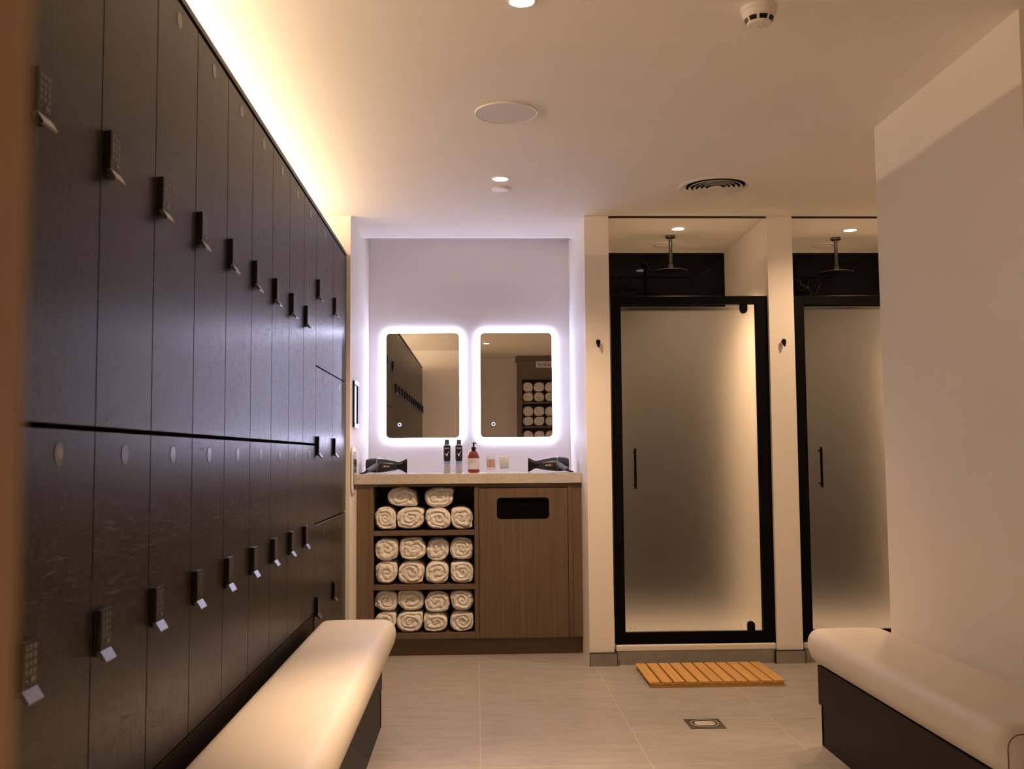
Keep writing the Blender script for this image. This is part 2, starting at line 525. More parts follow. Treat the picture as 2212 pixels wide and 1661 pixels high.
def tag(o, label, cat, group=None):
    o['label'] = label; o['category'] = cat
    if group: o['group'] = group
    return o

def copy_tree(o, parent=None):
    c = o.copy(); C.objects.link(c)
    if parent is not None:
        c.parent = parent
    for ch in list(o.children):
        copy_tree(ch, c)
    return c

def struct(name, mb, mat, **kw):
    return build(name, mb, mat, kind='structure', **kw)

def rrect(x0, x1, z0, z1, r, n=6):
    pts = []
    for cx, cz, a0 in ((x1 - r, z1 - r, 0), (x0 + r, z1 - r, PI / 2), (x0 + r, z0 + r, PI), (x1 - r, z0 + r, 1.5 * PI)):
        for i in range(n + 1):
            a = a0 + PI / 2 * i / n
            pts.append((cx + r * math.cos(a), cz + r * math.sin(a)))
    return pts

def text_mb(txt, size, depth=0.0004):
    """text as an MB in the XZ plane, centred, facing -Y."""
    cu = bpy.data.curves.new('t', 'FONT'); cu.body = txt; cu.size = size
    cu.align_x = 'CENTER'; cu.align_y = 'CENTER'; cu.extrude = depth; cu.resolution_u = 3
    o = bpy.data.objects.new('t', cu); C.objects.link(o)
    dg = bpy.context.evaluated_depsgraph_get()
    me = bpy.data.meshes.new_from_object(o.evaluated_get(dg))
    mb = MB(); mb.add([(v.co.x, -v.co.z, v.co.y) for v in me.vertices], [tuple(p.vertices) for p in me.polygons])
    bpy.data.objects.remove(o); bpy.data.curves.remove(cu); bpy.data.meshes.remove(me)
    return mb

def move(mb, fn):
    mb.v = [Vector(fn(p)) for p in mb.v]; return mb

# ------------------------------------------------------------------ key measures (metres)
ZC = 2.40
LX = -0.687          # plane of the locker doors
XL, XP1, XP2, XP3, XP4 = -0.667, 0.592, 0.723, 1.591, 1.728
D1 = 5.366           # front of the partitions
YB = 6.30            # back wall of the niche
YS = 6.31            # back of the showers
XR, YR, YN = 1.593, 3.880, 2.807
XF = 2.62            # far right end of the second shower
XE = 3.00

# ------------------------------------------------------------------ setting
struct('floor', MB().box(-1.30, XE, -0.80, 6.45, -0.08, 0.0), M['floor'])
cl = MB()
cl.box(-1.30, XE, -0.80, D1, ZC, ZC + 0.06)
cl.box(-1.30, XL, D1, 6.45, ZC, ZC + 0.06)
cl.box(XL, XP1, D1, 5.932, ZC, ZC + 0.06)
cl.box(XL - 0.05, XP1 + 0.05, 5.932, 6.45, ZC + 0.20, ZC + 0.26)
cl.box(XL, XP1, 5.90, 5.932, ZC + 0.06, ZC + 0.20)
cl.box(XP1, XE, D1, 6.45, ZC, ZC + 0.06)
struct('ceiling', cl, M['ceiling'])

struct('wall_left', MB().box(-1.30, -1.20, -0.80, D1, 0, ZC), M['wall'])
struct('wall_back_left', MB().box(-1.30, XL, D1, 6.30, 0, ZC + 0.19), M['wall'])
struct('wall_back', MB().box(XL - 0.1, XP1 + 0.1, YB, 6.45, 0, ZC + 0.19), M['niche'])
struct('wall_niche_right', MB().box(XP1, XP2, D1, YB, 0, ZC - 0.001), M['wall'])
struct('wall_shower_middle', MB().box(XP3, XP4, D1, YS, 0, ZC - 0.001), M['wall'])
struct('wall_shower_right', MB().box(XF, XF + 0.14, D1, YS, 0, ZC - 0.001), M['wall'])
struct('wall_shower_back', MB().box(XP2 + 0.001, XP3 - 0.001, YS, 6.45, 0, ZC - 0.001).box(XP4 + 0.001, XF - 0.001, YS, 6.45, 0, ZC - 0.001), M['marble'])
struct('wall_right', MB().box(XR, XR + 1.40, YN, YR, 0, ZC), M['wall'])
struct('wall_far_right', MB().box(XE, XE + 0.1, -0.80, 6.45, 0, ZC), M['wall'])
struct('wall_end', MB().box(-1.20, -0.0925, 0.08, 0.20, 0, ZC), M['wall'], bevel=0.003)
struct('trim_15', MB().box(-0.092, -0.0885, 0.080, 0.200, 0, ZC - 0.001), M['jamb_shade'])  # added lining, its brown paints shade onto the too bright wall end
struct('wall_rear', MB().box(-1.30, XE, -0.95, -0.80, 0, ZC), M['wall'])

# seals, trims and skirting around the showers
for i, (a, b) in enumerate(((XP2, XP3), (XP4, XF))):
    struct('trim_%d' % (1 + 3 * i), MB().box(a + 0.002, b - 0.002, D1 + 0.004, D1 + 0.016, ZC - 0.009, ZC - 0.001), M['tiletrim'])
    struct('trim_%d' % (2 + 3 * i), MB().box(a + 0.002, b - 0.002, YS - 0.010, YS - 0.0005, ZC - 0.011, ZC - 0.001), M['seal'])
    struct('trim_%d' % (3 + 3 * i), MB().box(b - 0.008, b - 0.0005, D1 + 0.02, YS - 0.011, ZC - 0.009, ZC - 0.001), M['seal'])
for nm, a, b in (('baseboard_left', XP1, XP2 + 0.016), ('baseboard_middle', XP3 - 0.014, XP4 + 0.010)):
    o = struct(nm, MB().box(a + 0.003, b - 0.003, D1 - 0.011, D1 - 0.0005, 0.0, 0.0665), M['tile'])
    t = MB()
    t.box(a, a + 0.003, D1 - 0.012, D1 - 0.0005, 0, 0.070)
    t.box(b - 0.003, b, D1 - 0.012, D1 - 0.0005, 0, 0.070)
    t.box(a + 0.003, b - 0.003, D1 - 0.012, D1 - 0.0005, 0.0668, 0.070)
    build('tile_trim', t, M['tiletrim'], o)
for nm, a, b in (('baseboard_shower', XP2 + 0.017, XP3 - 0.0145), ('baseboard_shower_right', XP4 + 0.011, XF)):
    struct(nm, MB().box(a, b, D1 + 0.014, D1 + 0.03, 0.0, 0.0675), M['tile'])
# white corner trims of the niche, put in for its bright light lines
struct('trim_7', MB().box(XL + 0.0005, XL + 0.006, YB - 0.006, YB - 0.0005, 1.012, ZC + 0.18), M['white'])
struct('trim_8', MB().box(XP1 - 0.006, XP1 - 0.0005, YB - 0.006, YB - 0.0005, 1.012, ZC + 0.18), M['white'])

# ------------------------------------------------------------------ lockers
W0, Y0, NCOL = 0.3124, 1.5328, 9
Z_TOP, Z_MID0, Z_MID1, Z_BOT = 2.170, 1.1575, 1.1625, 0.449
Y3, W3 = Y0 + NCOL * W0, (5.358 - (Y0 + NCOL * W0)) / 2
DT = 0.018

def make_lock(parent, y, ztop):
    """electronic keypad lock; y = left edge, ztop = upper edge."""
    x = LX
    body = MB().box(x + 0.0003, x + 0.0060, y + 0.001, y + 0.051, ztop - 0.0745, ztop - 0.0005)
    body.box(x + 0.0060, x + 0.0135, y, y + 0.053, ztop - 0.0725, ztop)
    body.box(x + 0.0003, x + 0.0060, y + 0.006, y + 0.047, ztop - 0.083, ztop - 0.0745)
    lock = build('keypad_lock', body, M['blackplastic'], parent, bevel=0.0008, seg=1)
    lv = MB()
    prof = [(x + 0.0125, ztop - 0.0715), (x + 0.0140, ztop - 0.0735), (x + 0.0245, ztop - 0.0905), (x + 0.0212, ztop - 0.0935), (x + 0.0065, ztop - 0.0790), (x + 0.0065, ztop - 0.0730)]
    n = len(prof)
    p = [(a, y, b) for a, b in prof] + [(a, y + 0.053, b) for a, b in prof]
    lv.add(p, [tuple(range(n)), tuple(reversed(range(n, 2 * n)))] + [(i, n + i, n + (i + 1) % n, (i + 1) % n) for i in range(n)])
    build('lever', lv, M['lever'], lock, bevel=0.0005, seg=1)
    kp, mk = MB(), MB()
    xf = x + 0.0135
    for r in range(5):
        zc = ztop - 0.0105 - r * 0.0122
        if r < 4:
            for c in range(3):
                yc = y + 0.0125 + c * 0.0142
                kp.box(xf - 0.0003, xf + 0.0006, yc - 0.0062, yc + 0.0062, zc - 0.0048, zc + 0.0048)
                if not (r == 0 and c == 0):
                    mk.box(xf + 0.0006, xf + 0.00075, yc - 0.0020, yc + 0.0016, zc - 0.0012, zc + 0.0012)
        else:
            kp.box(xf - 0.0003, xf + 0.0006, y + 0.0290 - 0.0024, y + 0.0472, zc - 0.0050, zc + 0.0050)
            mk.box(xf + 0.0006, xf + 0.00075, y + 0.0310, y + 0.0410, zc - 0.0018, zc + 0.0018)
            mk.box(xf + 0.0002, xf + 0.00035, y + 0.0115, y + 0.0185, zc - 0.0012, zc + 0.0012)
    build('keypad', kp, M['key'], lock)
    build('key_marks', mk, M['keymark'], lock)
    return lock

def make_locker(y, w, z0, z1, lock_top, label, group, lock_off=0.012, disc=True):
    t = thing('locker', label, 'locker', (LX - 0.25, y + w / 2, z0), group)
    g = 0.0016
    cs = MB().box(LX - 0.50, LX - DT - 0.003, y + 0.0004, y + w - 0.0004, z0 + 0.0006, z1 - 0.0006)
    build('carcass', cs, M['locker_in'], t)
    d = build('door', MB().box(LX - DT, LX, y + g, y + w - g, z0 + 0.0018, z1 - 0.0018), M['locker'], t, bevel=0.0012, seg=1)
    make_lock(t, y + lock_off, lock_top)
    if disc:
        dc = MB().lathe([(0.0195, LX + 0.0001), (0.0195, LX + 0.0005), (0.0192, LX + 0.0007)], (0, y + w / 2, z1 - 0.043), 40, 'X')
        build('number_disc', dc, M['disc'], t)
    return t

def place_locker(src, dy, label):
    c = copy_tree(src); c.location = src.location + Vector((0, dy, 0)); c['label'] = label
    return c

ORD = ['nearest the camera', 'second from the left edge', 'third from the left edge', 'fourth from the left edge', 'fifth from the left edge',
       'sixth from the left edge', 'seventh from the left edge', 'eighth from the left edge', 'ninth from the left edge']
up0 = make_locker(Y0, W0, Z_MID1, Z_TOP, 1.7155, 'upper-row tall brown locker nearest the camera, half cut by the blurred wall edge', 'upper row of lockers')
lo0 = make_locker(Y0, W0, Z_BOT, Z_MID0, 0.834, 'lower-row brown locker with the legible number 10 disc', 'lower row of lockers')
nd = text_mb('10', 0.0235, 0.0002)
move(nd, lambda p: (LX + 0.0010 + (-p[1]), Y0 + W0 / 2 + p[0] * 0.86, Z_MID0 - 0.043 + p[2]))
num10 = None
for k in range(1, NCOL):
    place_locker(up0, k * W0, 'upper-row tall brown locker, %s of the photo' % ORD[k])
    place_locker(lo0, k * W0, 'lower-row brown locker behind the cream bench, %s of the photo' % ORD[k])
disc10 = [c for c in lo0.children if c.name.startswith('number_disc')][0]
build('number', nd, M['numeral'], disc10)
BACK = ['fourth', 'third', 'second', 'first']
for k in range(1, 5):
    place_locker(up0, -k * W0, 'upper brown locker seen only in the left mirror, %s from the end wall' % BACK[k - 1])
T1 = make_locker(Y3, W3, 1.5015, Z_TOP, 1.8765, 'wide top-tier locker at the far end, left one of two above mirror-lit doors', 'three-tier lockers')
T2 = make_locker(Y3, W3, 0.8215, 1.4985, 1.196, 'wide middle-tier locker at the far end, left one of two, in the mirror glow', 'three-tier lockers')
T3 = make_locker(Y3, W3, 0.1015, 0.8185, 0.513, 'wide bottom-tier locker at the far end, left one of two, above the bench tip', 'three-tier lockers')
place_locker(T1, W3, 'wide top-tier locker at the far end, right one of two, touching the back wall')
place_locker(T2, W3, 'wide middle-tier locker at the far end, right one of two, touching the back wall')
place_locker(T3, W3, 'wide bottom-tier locker at the far end, right one of two, touching the back wall')

YE = 5.358
Y00 = Y0 - 4 * W0
struct('trim_9', MB().box(LX - 0.50, LX + 0.003, Y00, YE, 2.1765, 2.1925), M['locker'], bevel=0.001, seg=1)      # cornice
struct('trim_10', MB().box(LX - 0.50, LX - 0.004, Y00, Y3 - 0.001, 0.0, Z_BOT - 0.004), M['base'])                  # plinth behind the bench
struct('trim_11', MB().box(LX - 0.50, LX - 0.03, Y3, YE, 0.0, 0.099), M['base'])
struct('trim_12', MB().box(LX - 0.50, LX - 0.004, Y00, Y0 - 0.001, Z_BOT, Z_MID1 - 0.002), M['locker'])             # panel below the mirror-only lockers
struct('trim_13', MB().box(LX - 0.60, LX - 0.502, Y00, YE, 2.150, 2.170), M['base'])

ls = build('led_strip', MB().box(-1.085, -1.065, Y00 + 0.05, YE - 0.05, 2.1930, 2.1965), M['cove'])
tag(ls, 'warm glowing light strip lying on top of the locker row, washing the ceiling', 'light')

# ------------------------------------------------------------------ benches
def bench(name, label, x0, x1, y0, y1, bx, toward, near_cap=False):
    """x0..x1 cushion, bx = front face of the base, toward = +1 when the front faces +X."""
    t = thing(name, label, 'bench', ((x0 + x1) / 2, (y0 + y1) / 2, 0))
    zt, zb = 0.432, 0.297
    cu = MB().rbox(x0, x1, y0, y1, zb, zt, (0.050, 0.055, 0.060), 8, seg=(6, 24, 2))
    def shape(p):
        u = (p.x - x0) / (x1 - x0); w = (p.y - y0) / (y1 - y0)
        if toward < 0: u = 1 - u
        k = min(1.0, max(0.0, (p.z - zb) / (zt - zb)))
        dz = 0.010 * k * (1 - (2 * u - 1) ** 2) * min(1, 6 * min(w, 1 - w) + 0.25)
        dx = -toward * 0.016 * (1 - k) ** 1.5 * (1 if u > 0.5 else 0)
        return (p.x + dx, p.y, p.z + dz)
    move(cu, shape)
    build('cushion', cu, M['vinyl'], t, smooth=True, angle=80)
    if near_cap:
        yc = y0 - 0.0015
        pts = []
        for x, z in rrect(x0 + 0.022, x1 - 0.012, zb + 0.012, zt - 0.012, 0.035, 6):
            pts.append((x, y0 + 0.004, z))
        pts.append(pts[0])
        build('piping', MB().tube(pts, 0.0016, 6), M['piping'], t, smooth=True)
    a, b = (x0 + 0.02, bx) if toward > 0 else (bx, x1 - 0.001)
    ye = y1 - 0.046
    fb = MB().box(a, b, y0 + 0.03, ye, 0.150, zb - 0.0005)
    build('base_board', fb, M['base'], t, bevel=0.001, seg=1)
    a2, b2 = (a, b - 0.003) if toward > 0 else (a + 0.003, b)
    build('plinth', MB().box(a2, b2, y0 + 0.05, ye - 0.0235, 0.0, 0.1495), M['base'], t, bevel=0.001, seg=1)
    sx0, sx1 = (b - 0.003, b - 0.0005) if toward > 0 else (a + 0.0005, a + 0.003)
    build('end_strip', MB().box(sx0, sx1, ye - 0.036, ye - 0.030, 0.004, 0.149), M['locker_in'], t)
    return t

bench('bench', 'long cream upholstered bench along the dark lockers on the left', -0.664, -0.330, 0.26, 4.292, -0.392, 1)
bench('bench', 'cream upholstered bench against the right wall, with piped near end', 1.266, 1.589, 2.455, 3.935, 1.306, -1, True)

# ------------------------------------------------------------------ vanity: cabinets, worktop
YF = 5.675
cb = thing('towel_cabinet', 'brown oak open-shelf cabinet full of rolled towels under the worktop', 'cabinet', (-0.33, 5.98, 0.09))
c_ = MB()
c_.box(XL + 0.001, -0.5985, YF + 0.002, 6.28, 0.099, 0.9515)               # left filler
build('filler_panel', c_, M['wood'], cb)
c_ = MB()
c_.box(-0.598, -0.574, YF, 6.28, 0.099, 0.9515)
c_.box(-0.011, 0.0115, YF, 6.28, 0.099, 0.9515)
c_.box(-0.574, -0.011, YF, 6.28, 0.099, 0.127)
c_.box(-0.574, -0.011, YF, 6.28, 0.938, 0.9515)
c_.box(-0.574, -0.011, 6.20, 6.28, 0.127, 0.938)
build('carcass', c_, M['wood'], cb)
for z0, z1 in ((0.666, 0.692), (0.367, 0.393)):
    build('shelf', MB().box(-0.5735, -0.0115, YF + 0.004, 6.199, z0, z1), M['woodx'], cb)

bc = thing('bin_cabinet', 'brown oak laundry cabinet with black rounded slot in its door', 'cabinet', (0.30, 5.98, 0.09))
c_ = MB()
c_.box(0.5145, 0.538, YF, 6.28, 0.099, 0.9515)
c_.box(0.0125, 0.5145, YF + 0.02, 6.28, 0.099, 0.118)
c_.box(0.0125, 0.5145, YF + 0.004, 6.28, 0.929, 0.9515)
c_.box(0.0125, 0.5145, 6.20, 6.28, 0.118, 0.929)
build('carcass', c_, M['wood'], bc)
build('filler_panel', MB().box(0.5395, XP1 - 0.001, YF + 0.003, 6.28, 0.099, 0.9515), M['wood'], bc)
dr = MB().prism([(0.0145, 0.0985), (0.5115, 0.0985), (0.5115, 0.9245), (0.0145, 0.9245)], 'XZ', YF, YF + 0.018,
                hole=list(reversed(rrect(0.115, 0.409, 0.7515, 0.8715, 0.022, 6))))
door = build('door', dr, M['wood'], bc)
build('slot_box', MB().box(0.10, 0.425, YF + 0.019, YF + 0.14, 0.735, 0.888), M['locker_in'], door)
struct('trim_14', MB().box(XL + 0.002, XP1 - 0.002, 5.722, 5.74, 0.0, 0.0975), M['woodx'])

wt = build('countertop', MB().box(XL + 0.001, XP1 - 0.001, 5.655, YB - 0.001, 0.9525, 1.0085), M['quartz'], bevel=0.002, seg=2)
tag(wt, 'speckled beige stone worktop across the niche under the lit mirrors', 'countertop')

# ------------------------------------------------------------------ rolled towels
def towel_mb(rx, rz, L, seed, turns=2.6, step=0.10, tail=0.0):
    """rolled towel around Y, front at y=0, centre at origin."""
    rnd = random.Random(seed)
    off = Vector((rnd.uniform(-50, 50), rnd.uniform(-50, 50), rnd.uniform(-50, 50)))
    ph = rnd.uniform(0.05, 0.25) * (1 if rnd.random() < 0.5 else -1) + 0.72
    hand = 1 if rnd.random() < 0.6 else -1
    NT, NR = 72, 30
    def R(th):
        u = ((hand * th / (2 * PI)) - ph) % 1.0
        base = 1.0 - step * (1 - u) * 0.8
        sm = 0.03
        if u > 1 - sm:
            base -= step * 0.8 * (u - (1 - sm)) / sm
        return base * (1 + 0.035 * noise.noise(Vector((math.cos(th) * 1.3, math.sin(th) * 1.3, 0)) + off))
    tails = [(rnd.choice((-0.75, -2.40, 0.75, 2.40)), rnd.uniform(0.06, 0.15)) for _ in range(2)]
    def bulge(th):
        b = 1.0
        for t0, am in tails:
            d = (th - t0 + PI) % (2 * PI) - PI
            b += am * math.exp(-(d / 0.33) ** 2)
        return b
    def outline(th, rho):
        c, s_ = math.cos(th), math.sin(th)
        e = 0.85
        k = R(th) * rho * (1 + (bulge(th) - 1) * rho ** 3)
        x = math.copysign(abs(c) ** e, c) * rx * k
        z = math.copysign(abs(s_) ** e, s_) * rz * k
        return x, z
    v, f = [], []
    v.append((0, 0.016, 0))
    for k in range(1, NR + 1):
        rho = k / NR
        for i in range(NT):
            th = 2 * PI * i / NT
            x, z = outline(th, rho)
            q = Vector((x * 22, z * 22, 0)) + off
            s_ = rho * turns - hand * (th / (2 * PI)) + ph + 0.46 * noise.noise(q) + 0.16 * noise.noise(q * 2.7)
            fr = s_ - math.floor(s_)
            h = math.sqrt(max(0.0, 1 - (2 * fr - 1) ** 2))
            amp = 0.019 * (0.55 + 0.45 * rho)
            y = -amp * (h - 1) + 0.006 * noise.noise(q * 2.2) + 0.003 * noise.noise(q * 6)
            y += 0.016 * rho ** 9 + 0.006 * (1 - rho)
            xx = x * (1 + 0.03 * noise.noise(q * 2 + Vector((9, 0, 0)))); zz = z * (1 + 0.03 * noise.noise(q * 2 + Vector((0, 9, 0))))
            v.append((xx, y, zz))
    for i in range(NT):
        f.append((0, 1 + i, 1 + (i + 1) % NT))
    for k in range(NR - 1):
        for i in range(NT):
            j = (i + 1) % NT
            f.append((1 + k * NT + i, 1 + (k + 1) * NT + i, 1 + (k + 1) * NT + j, 1 + k * NT + j))
    base = 1 + (NR - 1) * NT
    prev = base
    for t_ in range(1, 13):
        y = 0.02 + (L - 0.02) * (t_ / 12) ** 1.5
        sc = 1.012 if t_ < 12 else 0.9
        for i in range(NT):
            th = 2 * PI * i / NT
            x, z = outline(th, 1.0)
            q = Vector((x * 30, z * 30, y * 14)) + off
            k2 = sc * (1 + 0.035 * noise.noise(q) + 0.015 * noise.noise(q * 3))
            v.append((x * k2, y, z * k2))
        cur = len(v) - NT
        for i in range(NT):
            j = (i + 1) % NT
            f.append((prev + i, cur + i, cur + j, prev + j))
        prev = cur
    f.append(tuple(prev + i for i in range(NT)))
    mb = MB(); mb.add(v, f)
    return mb

ROWN = {'s1t': ('upper', 'top shelf'), 's1b': ('lower', 'top shelf'), 's2t': ('upper', 'middle shelf'), 's2b': ('lower', 'middle shelf'),
        's3t': ('upper', 'bottom shelf'), 's3b': ('lower', 'bottom shelf')}
TW = [('s1b', -0.511, 0.7600, .059, .065), ('s1b', -0.369, 0.7590, .081, .064), ('s1b', -0.216, 0.7560, .071, .061), ('s1b', -0.081, 0.7590, .065, .064),
      ('s1t', -0.416, 0.8790, .084, .054), ('s1t', -0.209, 0.8740, .084, .060),
      ('s2b', -0.506, 0.4590, .063, .064), ('s2b', -0.364, 0.4590, .077, .064), ('s2b', -0.219, 0.4580, .068, .063), ('s2b', -0.081, 0.4580, .066, .063),
      ('s2t', -0.502, 0.5890, .068, .065), ('s2t', -0.354, 0.5910, .078, .065), ('s2t', -0.216, 0.5880, .063, .066), ('s2t', -0.083, 0.5880, .066, .066),
      ('s3b', -0.509, 0.1850, .061, .057), ('s3b', -0.373, 0.1850, .074, .058), ('s3b', -0.229, 0.1820, .069, .054), ('s3b', -0.083, 0.1850, .068, .057),
      ('s3t', -0.506, 0.3020, .064, .060), ('s3t', -0.366, 0.3030, .075, .060), ('s3t', -0.220, 0.2980, .071, .062), ('s3t', -0.083, 0.3020, .067, .060)]
POSN4 = ['leftmost of four', 'second from left of four', 'third from left of four', 'rightmost of four']
cnt = {}
rnd = random.Random(5)
for i, (row, x, z, rx, rz) in enumerate(TW):
    k = cnt.get(row, 0); cnt[row] = k + 1
    rw, sh = ROWN[row]
    pos = ('left one of two' if k == 0 else 'right one of two') if row == 's1t' else POSN4[k]
    tb = towel_mb(rx, rz, 0.40, 100 + i, rnd.choice((2.2, 2.6, 3.0)), rnd.uniform(0.08, 0.16))
    yf = 5.700 + rnd.uniform(-0.010, 0.012)
    move(tb, lambda p: (p.x + x, p.y + yf, p.z + z))
    o = build('rolled_towel', tb, M['towel'], smooth=True, angle=180)
    tag(o, 'rolled towel, %s, %s row, %s under the worktop' % (pos, rw, sh), 'towel', 'rolled towels in the vanity cabinet')

# ------------------------------------------------------------------ lit mirrors
def lit_mirror(x0, x1, z0, z1, tx, tz, label):
    t = thing('mirror', label, 'mirror', ((x0 + x1) / 2, YB - 0.03, z0), 'backlit mirrors')
    build('glass', MB().prism(rrect(x0, x1, z0, z1, 0.026, 8), 'XZ', YB - 0.032, YB - 0.026), M['mirror'], t)
    i = 0.020
    build('housing', MB().prism(rrect(x0 + i + 0.01, x1 - i - 0.01, z0 + i + 0.01, z1 - i - 0.01, 0.02, 6), 'XZ', YB - 0.0255, YB - 0.001), M['white'], t)
    e = 0.020
    rim = MB().prism(rrect(x0 - e, x1 + e, z0 - e, z1 + e, 0.047, 10), 'XZ', YB - 0.014, YB - 0.001,
                     hole=list(reversed(rrect(x0 + i, x1 - i, z0 + i, z1 - i, 0.022, 8))))
    build('light_rim', rim, M['rim'], t)
    rg = MB()
    pts = [(tx + 0.0095 * math.cos(a), YB - 0.0325, tz + 0.0095 * math.sin(a)) for a in [2 * PI * k / 28 for k in range(29)]]
    bt = build('touch_switch', MB().lathe([(0.0068, -0.0330), (0.0068, -0.0320)], (tx, YB, tz), 24, 'Y'), M['ringdot'], t)
    build('light_ring', MB().tube(pts, 0.0024, 8), M['ring'], bt, smooth=True)
    return t
lm = lit_mirror(-0.556, -0.101, 1.220, 1.874, -0.473, 1.304, 'left backlit mirror, reflecting the lockers')
[c for c in lm.children if c.name.startswith('glass')][0].rotation_euler.z = -0.0032     # it hangs a touch askew
lit_mirror(0.029, 0.478, 1.220, 1.874, 0.109, 1.304, 'right backlit mirror, reflecting a cabinet of towels')

# ------------------------------------------------------------------ things on the worktop
ZW = 1.0088
def shield(c, r, z_top, z_mid, z_bot, wt, wb, half=1.0):
    """curved label patch on a cylinder: angular half width wt at top, narrowing to wb at the bottom."""
    mb = MB(); NA, NZ = 16, 14
    for k in range(NZ + 1):
        z = z_top + (z_bot - z_top) * k / NZ
        if z > z_mid: w = wt
        else:
            u = (z_mid - z) / (z_mid - z_bot); w = wt + (wb - wt) * (u ** 1.7)
        for i in range(NA + 1):
            a = -w + 2 * w * i / NA
            mb.v.append(Vector((c[0] + r * math.sin(a), c[1] - r * math.cos(a), z)))
    for k in range(NZ):
        for i in range(NA):
            a = k * (NA + 1) + i
            mb.f.append((a, a + 1, a + NA + 2, a + NA + 1)); mb.m.append(0)
    return mb

def wrap(mb, c, r, z):
    return move(mb, lambda p: (c[0] + (r - p.y) * math.sin(p.x / r), c[1] - (r - p.y) * math.cos(p.x / r), z + p.z))

def spray_can(x, y, label):
    t = thing('deodorant_can', label, 'deodorant can', (x, y, ZW), 'deodorant cans')
    c = (x, y, ZW); r = 0.0195
    body = build('body', MB().lathe([(0.0175, 0), (0.0192, 0.002), (r, 0.004), (r, 0.160), (0.0185, 0.164), (0.0140, 0.167)], c, 40), M['can'], t, smooth=True)
    build('cap', MB().lathe([(0.0150, 0.1655), (0.0142, 0.168), (0.0128, 0.194), (0.0120, 0.1955)], c, 32), M['cancap'], t, smooth=True)
    build('blue_band', shield(c, r + 0.0006, ZW + 0.100, ZW + 0.085, ZW + 0.052, 1.55, 0.80), M['canblue'], t, smooth=True)
    lb = build('black_label', shield(c, r + 0.0013, ZW + 0.160, ZW + 0.105, ZW + 0.068, 2.2, 0.75), M['canblack'], t, smooth=True)
    build('brand_lettering', wrap(text_mb('Sure', 0.0150, 0.0002), c, r + 0.0018, ZW + 0.145), M['whiteink'], lb)
    ck = MB()
    for (a, b, c2, d2) in (((-0.0100, 0.0040), (0.0002, -0.0150), (-0.0092, 0.0046), (-0.0012, -0.0020)), ((-0.0012, -0.0020), (0.0112, 0.0190), (0.0002, -0.0150), (0.0116, 0.0188))):
        n = 8
        for k in range(n):
            t0, t1 = k / n, (k + 1) / n
            L = lambda p, q, t: (p[0] + (q[0] - p[0]) * t, p[1] + (q[1] - p[1]) * t)
            p0, p1, q0, q1 = L(a, b, t0), L(a, b, t1), L(c2, d2, t0), L(c2, d2, t1)
            ck.add([(p0[0], 0, p0[1]), (p1[0], 0, p1[1]), (q1[0], 0, q1[1]), (q0[0], 0, q0[1])], [(0, 1, 2, 3)])
    build('tick_emblem', wrap(ck, c, r + 0.0018, ZW + 0.1095), M['whiteink'], lb)
    mk = MB().box(-0.0068, -0.0030, -0.0001, 0.0001, 0.0385, 0.0425)
    build('red_mark', wrap(mk, c, r + 0.0004, ZW), M['redink'], t)
    gk = MB().box(-0.001, 0.0095, -0.0001, 0.0001, 0.0395, 0.0412).box(-0.0045, 0.0045, -0.0001, 0.0001, 0.0130, 0.0165)
    build('small_print', wrap(gk, c, r + 0.0004, ZW), M['greyink'], t)
    return t
spray_can(-0.1705, 5.95, 'deodorant spray can further left, beside the left mirror edge')
spray_can(-0.1005, 5.95, 'deodorant spray can further right, next to the amber pump bottle')

def pump_bottle(x, y):
    t = thing('soap_bottle', 'amber pump bottle with white label and black pump', 'bottle', (x, y, ZW))
    c = (x, y, ZW)
    build('bottle', MB().lathe([(0.031, 0), (0.0335, 0.003), (0.0350, 0.012), (0.0352, 0.090), (0.0335, 0.103), (0.0275, 0.116), (0.0185, 0.125), (0.0125, 0.1285), (0.0120, 0.134)], c, 48), M['amber'], t, smooth=True)
    lb = build('paper_label', shield(c, 0.0357, ZW + 0.084, ZW + 0.05, ZW + 0.020, 1.9, 1.9), M['label'], t, smooth=True)
    ln = MB()
    for x0, x1, z in ((-0.026, 0.000, 0.0765), (-0.026, 0.004, 0.0700), (-0.026, 0.013, 0.0660), (-0.026, 0.009, 0.0620), (-0.026, -0.004, 0.0560)):
        n = 8
        for k in range(n):
            a, b = x0 + (x1 - x0) * k / n, x0 + (x1 - x0) * (k + 0.8) / n
            ln.box(a, b, -0.0001, 0.0001, z - 0.0009, z + 0.0009)
    build('small_print', wrap(ln, c, 0.0359, ZW), M['greyink'], lb)
    pm = MB().lathe([(0.0095, 0.1285), (0.0130, 0.1345), (0.0140, 0.141), (0.0138, 0.1475), (0.0130, 0.150), (0.0055, 0.1505), (0.0050, 0.168), (0.0065, 0.170), (0.0065, 0.1745), (0.004, 0.1765)], c, 28)
    pm.tube([(x, y, ZW + 0.1735), (x + 0.006, y, ZW + 0.1735), (x + 0.012, y, ZW + 0.1720), (x + 0.017, y, ZW + 0.1690)], [0.0042, 0.0040, 0.0032, 0.0024], 10)
    build('pump', pm, M['blackplastic'], t, smooth=True)
pump_bottle(-0.014, 5.95)

def jar_mb(c, r, h):
    w = 0.0022
    prof = [(r * 0.62, 0.0), (r * 0.70, 0.003), (r * 0.74, 0.007), (r * 0.90, 0.013), (r, 0.026), (r, h - 0.012), (r * 0.94, h - 0.003), (r * 0.93, h),
            (r * 0.93 - w, h), (r - w, h - 0.013), (r - w, 0.027), (r * 0.88 - w, 0.0165), (0.003, 0.0135)]
    return MB().lathe(prof, c, 48)

